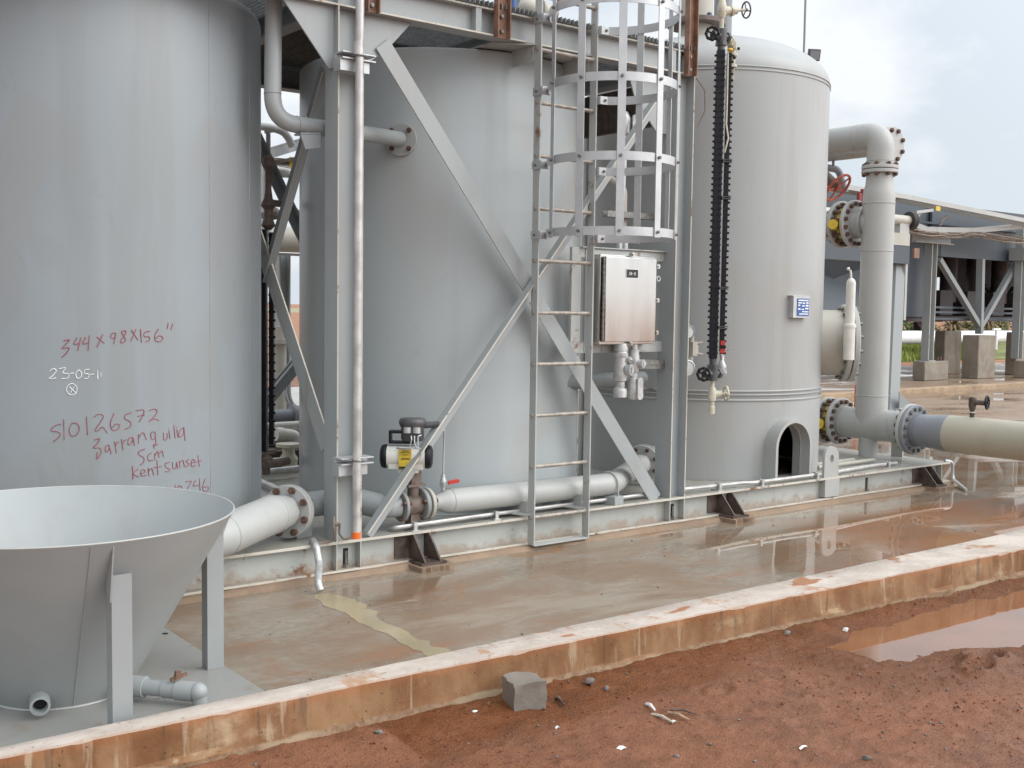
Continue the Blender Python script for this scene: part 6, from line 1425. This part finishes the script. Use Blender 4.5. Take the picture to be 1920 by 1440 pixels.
# cream pipe with a dark flange, its beam and leg
ps = thing('steel_support', 'pale beam and grey girder on a leaning steel leg, right of the tall manifold', 'support', (16.1, 10.6, 0))
YS = 11.0
z0, z1 = at(1690, 460, Y=YS).z, at(1690, 437, Y=YS).z; xe = at(1706, 450, Y=YS).x
b = MB(); b.box(xe-3.6, YS, z0, xe, YS+0.25, z1); build('cream_beam', b, 'pipe_cream', ps)
z2 = at(1690, 494, Y=YS).z; b = MB(); b.box(xe-3.6, YS+0.01, z2, xe+0.02, YS+0.22, z0-0.002); build('girder', b, 'cooler', ps)
lt, lb_ = at(1699, 494, Y=YS), at(1679, 771, Z=0.0)
b = MB(); b.extr(C_prof(0.16, 0.20, 0.015), (lt.x, YS+0.1, lt.z), (lb_.x+0.12, lb_.y+0.1, 0.01), (0.2, 1, 0), (1, -0.2, 0)); build('leg', b, 'steel_dark', ps)
b = MB(); b.box(xe-0.06, YS+0.02, z2-0.95, xe-0.0, YS+0.08, z2-0.002); build('hanger_post', b, 'pipe', ps)
b = MB(); g0 = at(1681, 735, Y=lb_.y+0.02); b.prism([(lb_.x+0.12, lb_.y+0.02, g0.z), (lb_.x+0.14, lb_.y+0.02, 0.004), (lb_.x+0.62, lb_.y+0.02, 0.004)], (0, 0.015, 0)); build('base_gusset', b, 'steel_dark', ps)
b = MB(); b.box(lb_.x-0.15, lb_.y-0.1, 0.001, lb_.x+0.65, lb_.y+0.25, 0.012); build('base_plate', b, 'steel_dark', ps)
cp = thing('cream_pipe', 'short cream pipe ending in a dark round flange, on a saddle above the pale beam', 'pipe', at(1690, 430, Y=YS+0.1))
pa, pb = at(1640, 408, Y=YS+0.12), at(1703, 414, Y=YS+0.12)
b = MB(); b.cyl(pa+Vector((-1.5, 0, 0)), pb, 0.085, n=20); build('pipe_body', b, 'pipe_cream', cp)
b = MB(); b.cyl(pb, pb+Vector((0.10, -0.02, 0)), 0.155, n=24); build('dark_flange', b, 'gasket', cp)
b = MB(); q = at(1692, 430, Y=YS+0.12); b.box(q.x-0.16, q.y-0.06, z1+0.001, q.x+0.11, q.y+0.06, pb.z-0.06); build('saddle', b, 'pipe', cp)
b = MB(); p, q = at(1715, 465, Y=13.0), at(1721, 484, Y=13.0); b.box(p.x, p.y, q.z, q.x+0.05, p.y+0.04, p.z); tag(build('rusty_sign_plate', b, 'primer'), 'small rust orange plate beside the pale steel column', 'plate')
# white pipeline and greenery beyond
b = MB(); p, q = at(1600, 630, Y=24), at(1880, 635, Y=24); zz_ = (p.z+q.z)/2; b.cyl((24, 24, 0.70), (50, 24, 0.70), 0.25, n=20); tag(build('white_pipeline', b, 'white_print'), 'white pipeline running low across the grass behind the pedestals', 'pipeline')
for x in (33.5, 38.6, 43.0):
    b = MB(); b.box(x-0.15, 23.9, -0.2, x+0.15, 24.1, 0.46); tag(build('pipeline_sleeper', b, 'rubber'), 'dark sleeper under the white pipeline', 'sleeper', 'sleepers under the white pipeline')
b = MB(); random.seed(5)
for i in range(26000):
    y = random.uniform(22.6, 36); x = y*random.uniform(1.33, 1.80)
    h = random.uniform(0.15, 0.5)*(1.2 if y > 25 else 0.9); a = random.uniform(0, 6.28); l = random.uniform(0.02, 0.06); dx, dy = math.cos(a)*l, math.sin(a)*l
    sx, sy = random.uniform(-.15, .15), random.uniform(-.15, .15); o0 = len(b.v)
    b.v += [Vector((x-dx, y-dy, -0.11)), Vector((x+dx, y+dy, -0.11)), Vector((x+sx, y+sy, h-0.1))]; b.f.append([o0, o0+1, o0+2]); b.m.append(0)
build('grass', b, 'grass', kind='stuff', angle=3.0)
def shrub(x, y, h, r, mat, label, n, palm=False):
    t = thing('shrub', label, 'shrub', (x, y, -0.1), 'shrubs beyond the pedestals')
    b = MB(); b.tube([(x, y, -0.12), (x+0.04, y, h*0.4), (x, y+0.05, h*0.7)], [0.07, 0.05, 0.02], 7); build('stem', b, 'bark', t)
    b = MB()
    for i in range(n):
        if palm:
            a = random.uniform(0, 6.28); e = random.uniform(-0.2, 1.2); L = r*random.uniform(0.6, 1.2); base = Vector((x, y, h*0.55)); d = Vector((math.cos(a)*math.cos(e), math.sin(a)*math.cos(e), math.sin(e)))
            sd_ = Vector((-d.y, d.x, 0)).normalized()*0.05; m_ = base+d*L*0.6; tp_ = base+d*L+Vector((0, 0, -0.35*L)); o0 = len(b.v)
            b.v += [base, m_-sd_, m_+sd_, tp_]; b.f += [[o0, o0+1, o0+2], [o0+1, o0+3, o0+2]]; b.m += [0, 0]
        else:
            a = random.uniform(0, 6.28); e = random.uniform(-0.5, 1.57); q = random.random()**0.4; lob = 1+0.35*math.sin(3*a+x)*math.cos(2*e)
            c = Vector((x+math.cos(a)*math.cos(e)*r*q*lob, y+math.sin(a)*math.cos(e)*r*q*lob, h*0.45+math.sin(e)*h*0.55*q)); s_ = random.uniform(0.05, 0.11)
            u = Vector((random.uniform(-1, 1), random.uniform(-1, 1), random.uniform(-1, 1))).normalized()*s_; v = u.cross(Vector((random.uniform(-1, 1), random.uniform(-1, 1), random.uniform(-1, 1)))).normalized()*s_*0.6; o0 = len(b.v)
            b.v += [c-u, c+v, c+u, c-v]; b.f.append([o0, o0+1, o0+2, o0+3]); b.m.append(0)
    build('crown', b, mat, t, angle=3.0)
for px, y, h, r, mt, lab, n, pm in ((1731, 31, 1.25, 0.9, 'leaf', 'green shrub just left of the pale steel column, beyond the white pipeline', 900, False), (1692, 33, 0.8, 0.8, 'leaf', 'low green shrub behind the white pipeline near the leaning leg', 600, False), (1788, 34, 1.5, 1.1, 'leaf_dry', 'dry brown palm beyond the tall pedestal', 160, True), (1812, 36, 1.2, 0.9, 'leaf', 'green shrub right of the dry brown palm', 800, False), (1850, 34, 1.6, 1.3, 'leaf_dry', 'dry palm behind the pedestal that carries the V braced legs', 180, True), (1872, 37, 1.9, 1.6, 'leaf', 'largest green shrub, at the right behind the pedestals', 1500, False), (1700, 48, 1.2, 2.4, 'leaf', 'wide far shrub on the pale slope under the air cooler', 900, False)):
    p = at(px, 610, Y=y); shrub(p.x, y, h, r, mt, lab, n, pm)
b = MB(); b.add([(26, 22.4, -0.085), (75, 22.4, -0.085), (170, 95, -0.085), (60, 95, -0.085)], [(0, 1, 2, 3)]); build('meadow', b, 'meadow', kind='structure')
b = MB(); n = 60; vs = []
for i in range(n+1):
    x = -260+1000*i/n; vs += [(x, 150, -2), (x, 190, 0.9+0.8*math.sin(i*0.9)*math.sin(i*0.37)), (x, 330, -2)]
b.add(vs, [(i*3+k, (i+1)*3+k, (i+1)*3+k+1, i*3+k+1) for i in range(n) for k in range(2)])
build('far_hills', b, plain('pale_dry_field', (0.36, 0.33, 0.20), 0.9, var=0.3, scale=0.03), kind='structure', angle=3.0)
for px, lab in ((1868, 'white T topped valve stem between two pedestals beside the white pipeline'), (1917, 'white T topped valve stem at the right edge of the photo, above the pedestals')):
    q = at(px, 626, Y=22); b = MB(); b.cyl((q.x, 22, 0.3), (q.x, 22, 1.02), 0.06, n=10); b.box(q.x-0.25, 21.96, 1.015, q.x+0.25, 22.04, 1.09); tag(build('white_valve_stem', b, 'white_print'), lab, 'valve', 'valve stems beside the white pipeline')

# ================================================================== BACKGROUND IN THE GAP BETWEEN THE TANKS
def G(px, py, y=10.0): return at(px, py, Y=y)
a, c = G(520, 453), G(566, 447); b = MB(); b.cyl((4.2, 10.0, 2.19), (7.5, 10.0, 2.21), 0.125, n=28); b.cyl((5.6, 10.0, 2.2), (5.63, 10, 2.2), 0.2, n=24); tag(build('cream_header_pipe', b, 'pipe_cream'), 'thick cream pipe seen in the gap between the left and middle tanks', 'pipe')
b = MB(); q = G(550, 600); b.extr(H_prof(0.16, 0.12, 0.012, 0.01), (q.x+0.02, 10.3, 0), (q.x+0.02, 10.3, 2.06), (0, 1, 0), (1, 0, 0)); tag(build('rack_post', b, 'steel'), 'grey steel post under the cream pipe in the gap between the tanks', 'post')
b = MB(); z = G(540, 477, 10.2).z; b.box(4.3, 10.18, z-0.012, 7.5, 10.22, z+0.012); tag(build('rack_rail', b, 'galv'), 'thin horizontal rail below the cream pipe in the gap between the tanks', 'rail')
b = MB(); q = G(524, 640, 9.6); b.cyl((q.x, 9.6, 0), (q.x, 9.6, q.z), 0.065, n=20); b.cyl((q.x, 9.6, q.z-0.02), (q.x, 9.6, q.z+0.01), 0.12, n=20); b.cyl((q.x, 9.6, q.z+0.015), (q.x, 9.6, q.z+0.14), 0.07, n=16); b.cyl((q.x-0.1, 9.6, q.z+0.08), (q.x+0.1, 9.6, q.z+0.08), 0.03, n=12); tag(build('cream_standpipe', b, 'pipe_cream'), 'cream standpipe with a capped top in the gap between the tanks', 'pipe')
b = MB(); p0, p1 = G(488, 292, 9.0), G(566, 268, 9.0); dv = (p1-p0).normalized(); b.bar(p0, p1, 0.02, 0.075); b.bar(p0+Vector((0, 0.02, -0.045)), p1+Vector((0, 0.02, -0.045)), 0.07, 0.012); b.bar(p0+Vector((0, 0.02, 0.04)), p1+Vector((0, 0.02, 0.04)), 0.07, 0.010); tag(build('galvanised_channel', b, 'galv'), 'sloping galvanised channel high in the gap between the tanks', 'channel')
b = MB(); b.tube(stroke_pts([tuple(G(x, y, 8.6)) for x, y in ((480, 236), (505, 239), (528, 246), (540, 258), (548, 275))], 5), 0.032, 14); tag(build('curved_pipe', b, 'pipe'), 'thin grey curved pipe high in the gap between the tanks', 'pipe')
b = MB(); p0, p1 = G(503, 250, 8.9), G(503, 300, 8.9); b.cyl(p0, p1, 0.02, n=10); b.bar(G(497, 247, 8.9), G(520, 244, 8.9), 0.03, 0.03); tag(build('dark_hanger', b, 'charcoal'), 'small dark hanger beside the curved pipe in the gap between the tanks', 'hanger')
b = MB(); p0, p1 = G(505, 306, 9.2), G(552, 298, 9.2); b.bar(p0, p1, 0.15, 0.03); b.bar(G(512, 302, 9.3), G(556, 306, 9.3), 0.12, 0.05); tag(build('cross_arm', b, 'brown_body'), 'brown cross arm below the sloping galvanised channel', 'beam')
b = MB(); p0, p1 = G(511, 305, 9.5), G(548, 312, 9.5); b.bar(p0, p1, 0.04, 0.04); tag(build('thin_tube', b, 'pipe'), 'thin pale tube below the brown cross arm in the gap between the tanks', 'tube')
b = MB(); p0 = G(547, 303, 9.15); b.box(p0.x-0.02, p0.y, p0.z-0.05, p0.x+0.02, p0.y+0.01, p0.z+0.04); tag(build('yellow_tag', b, 'yellow'), 'tiny yellow tag in the upper gap between the tanks', 'tag')
b = MB(); b.tube([G(488, 318, 9.6), G(515, 322, 9.6), G(570, 325, 9.6)], 0.05, 14); tag(build('grey_pipe', b, 'pipe'), 'pale pipe crossing behind the dark braces in the gap between the tanks', 'pipe')
b = MB(); p0 = G(498, 380, 9.4); b.cyl((p0.x, 9.4, 1.8), (p0.x, 9.4, p0.z+0.3), 0.05, n=16); tag(build('slim_riser', b, 'galv'), 'slim pale riser right beside the edge of the left tank', 'pipe')
b = MB(); p0, p1 = G(492, 404, 9.3), G(566, 403, 9.3); b.cyl(p0, p1, 0.03, n=12); b.ball(G(552, 402, 9.3), 0.06, 6); b.ball(G(513, 400, 9.3), 0.06, 6); tag(build('valve_row', b, 'brown_body'), 'dark row of small valves crossing the gap between the tanks above the cream pipe', 'valve')
pu = thing('blue_pump', 'small blue grey pump low in the gap between the left and middle tanks', 'pump', G(535, 795, 9.0))
q = G(524, 780, 9.0); b = MB(); b.cyl(q+Vector((-0.3, 0, 0)), q+Vector((0.12, 0, 0)), 0.06, n=20); build('motor', b, 'bluegrey', pu)
b = MB(); b.cyl(q+Vector((0.12, 0, 0)), q+Vector((0.15, 0, 0)), 0.10, n=20); b.cyl(q+Vector((0.15, 0, 0)), q+Vector((0.25, 0, 0.0)), 0.085, n=20); b.cyl(q+Vector((0.25, 0, 0)), q+Vector((0.27, 0, 0)), 0.12, n=20); build('pump_casing', b, 'bluegrey', pu)
b = MB(); b.box(q.x-0.3, q.y-0.1, 0.0, q.x+0.3, q.y+0.1, q.z-0.07); build('pump_base', b, 'steel_dark', pu)
for k, (y0, r, lab, mt) in enumerate(((797, 0.03, 'upper pale pipe under the blue pump in the gap', 'white_paint'), (806, 0.035, 'lower cream pipe under the blue pump in the gap', 'pipe_cream'))):
    q = G(535, y0, 8.7); b = MB(); b.cyl((q.x-0.8, 8.7, q.z-0.0), (q.x+0.9, 8.7, q.z), r, n=14); tag(build('low_pipe', b, mt), lab, 'pipe', 'pipes low in the gap between the tanks')
q = G(542, 818, 8.5); b = MB(); b.tube(fillet([tuple(q+Vector((-0.06, 0, 0.02))), tuple(q+Vector((0.06, 0, 0.0))), tuple(q+Vector((0.07, 0, -0.14)))], 0.05), 0.05, 16); b.cyl(q+Vector((-0.12, 0, 0.025)), q+Vector((-0.06, 0, 0.02)), 0.058, n=16); tag(build('white_elbow', b, 'white_paint'), 'white pipe elbow near the bottom of the gap between the tanks', 'elbow')
q = G(541, 850, 8.2); b = MB(); b.lathe([(0.02, -0.12), (0.07, -0.10), (0.075, -0.04), (0.05, 0.0), (0.05, 0.05), (0.10, 0.055), (0.10, 0.08), (0.0, 0.085)], q, (0, 0, 1), 18); b.cyl((q.x, q.y, SZ), (q.x, q.y, q.z-0.1), 0.04, n=12); tag(build('flanged_stub', b, 'ivory'), 'beige flanged stub standing on the deck in the gap between the tanks', 'pipe stub')
b = MB(); p0, p1 = G(488, 886, 7.9), G(560, 878, 7.9); b.cyl(p0, p1, 0.025, n=12); tag(build('deck_tube', b, 'galv_rust'), 'nearer of two tubes across the deck low in the gap between the tanks', 'tube', 'tubes in the gap between the tanks')
b = MB(); b.cyl(p0+Vector((0, 0.2, 0.05)), p1+Vector((0, 0.2, 0.05)), 0.02, n=12); tag(build('deck_tube', b, 'galv_rust'), 'farther of two tubes across the deck low in the gap between the tanks', 'tube', 'tubes in the gap between the tanks')
b = MB(); p0, p1 = at(488, 902, Z=0.245), at(562, 935, Z=0.245); b.cyl(p0, p1, 0.02, n=12); tag(build('deck_tube', b, 'galv_rust'), 'single tube slanting across the deck toward the bolted flange by the left column', 'tube')
for k, xx in enumerate((536, 543)):
    b = MB(); b.tube(stroke_pts([tuple(G(xx+dx, y, 9.3)) for dx, y in ((0, 716), (-1, 735), (3, 752), (12, 764), (26, 772))], 5), 0.018, 10); tag(build('flexible_hose', b, 'galv'), ('left' if k == 0 else 'right')+' one of two grey hoses curving down behind the brace in the gap', 'hose', 'hoses in the gap between the tanks')
b = MB(); q = G(510, 875, 8.3); b.box(q.x-0.25, 8.3, 0.22, q.x+0.32, 8.5, q.z+0.12); b.cyl((q.x-0.1, 8.29, q.z), (q.x-0.1, 8.2, q.z), 0.06, n=12); b.cyl((q.x+0.15, 8.29, q.z+0.02), (q.x+0.15, 8.2, q.z+0.02), 0.05, n=12); tag(build('gearbox', b, 'primer_dark'), 'dark rusty gearbox low in the gap between the tanks', 'gearbox')
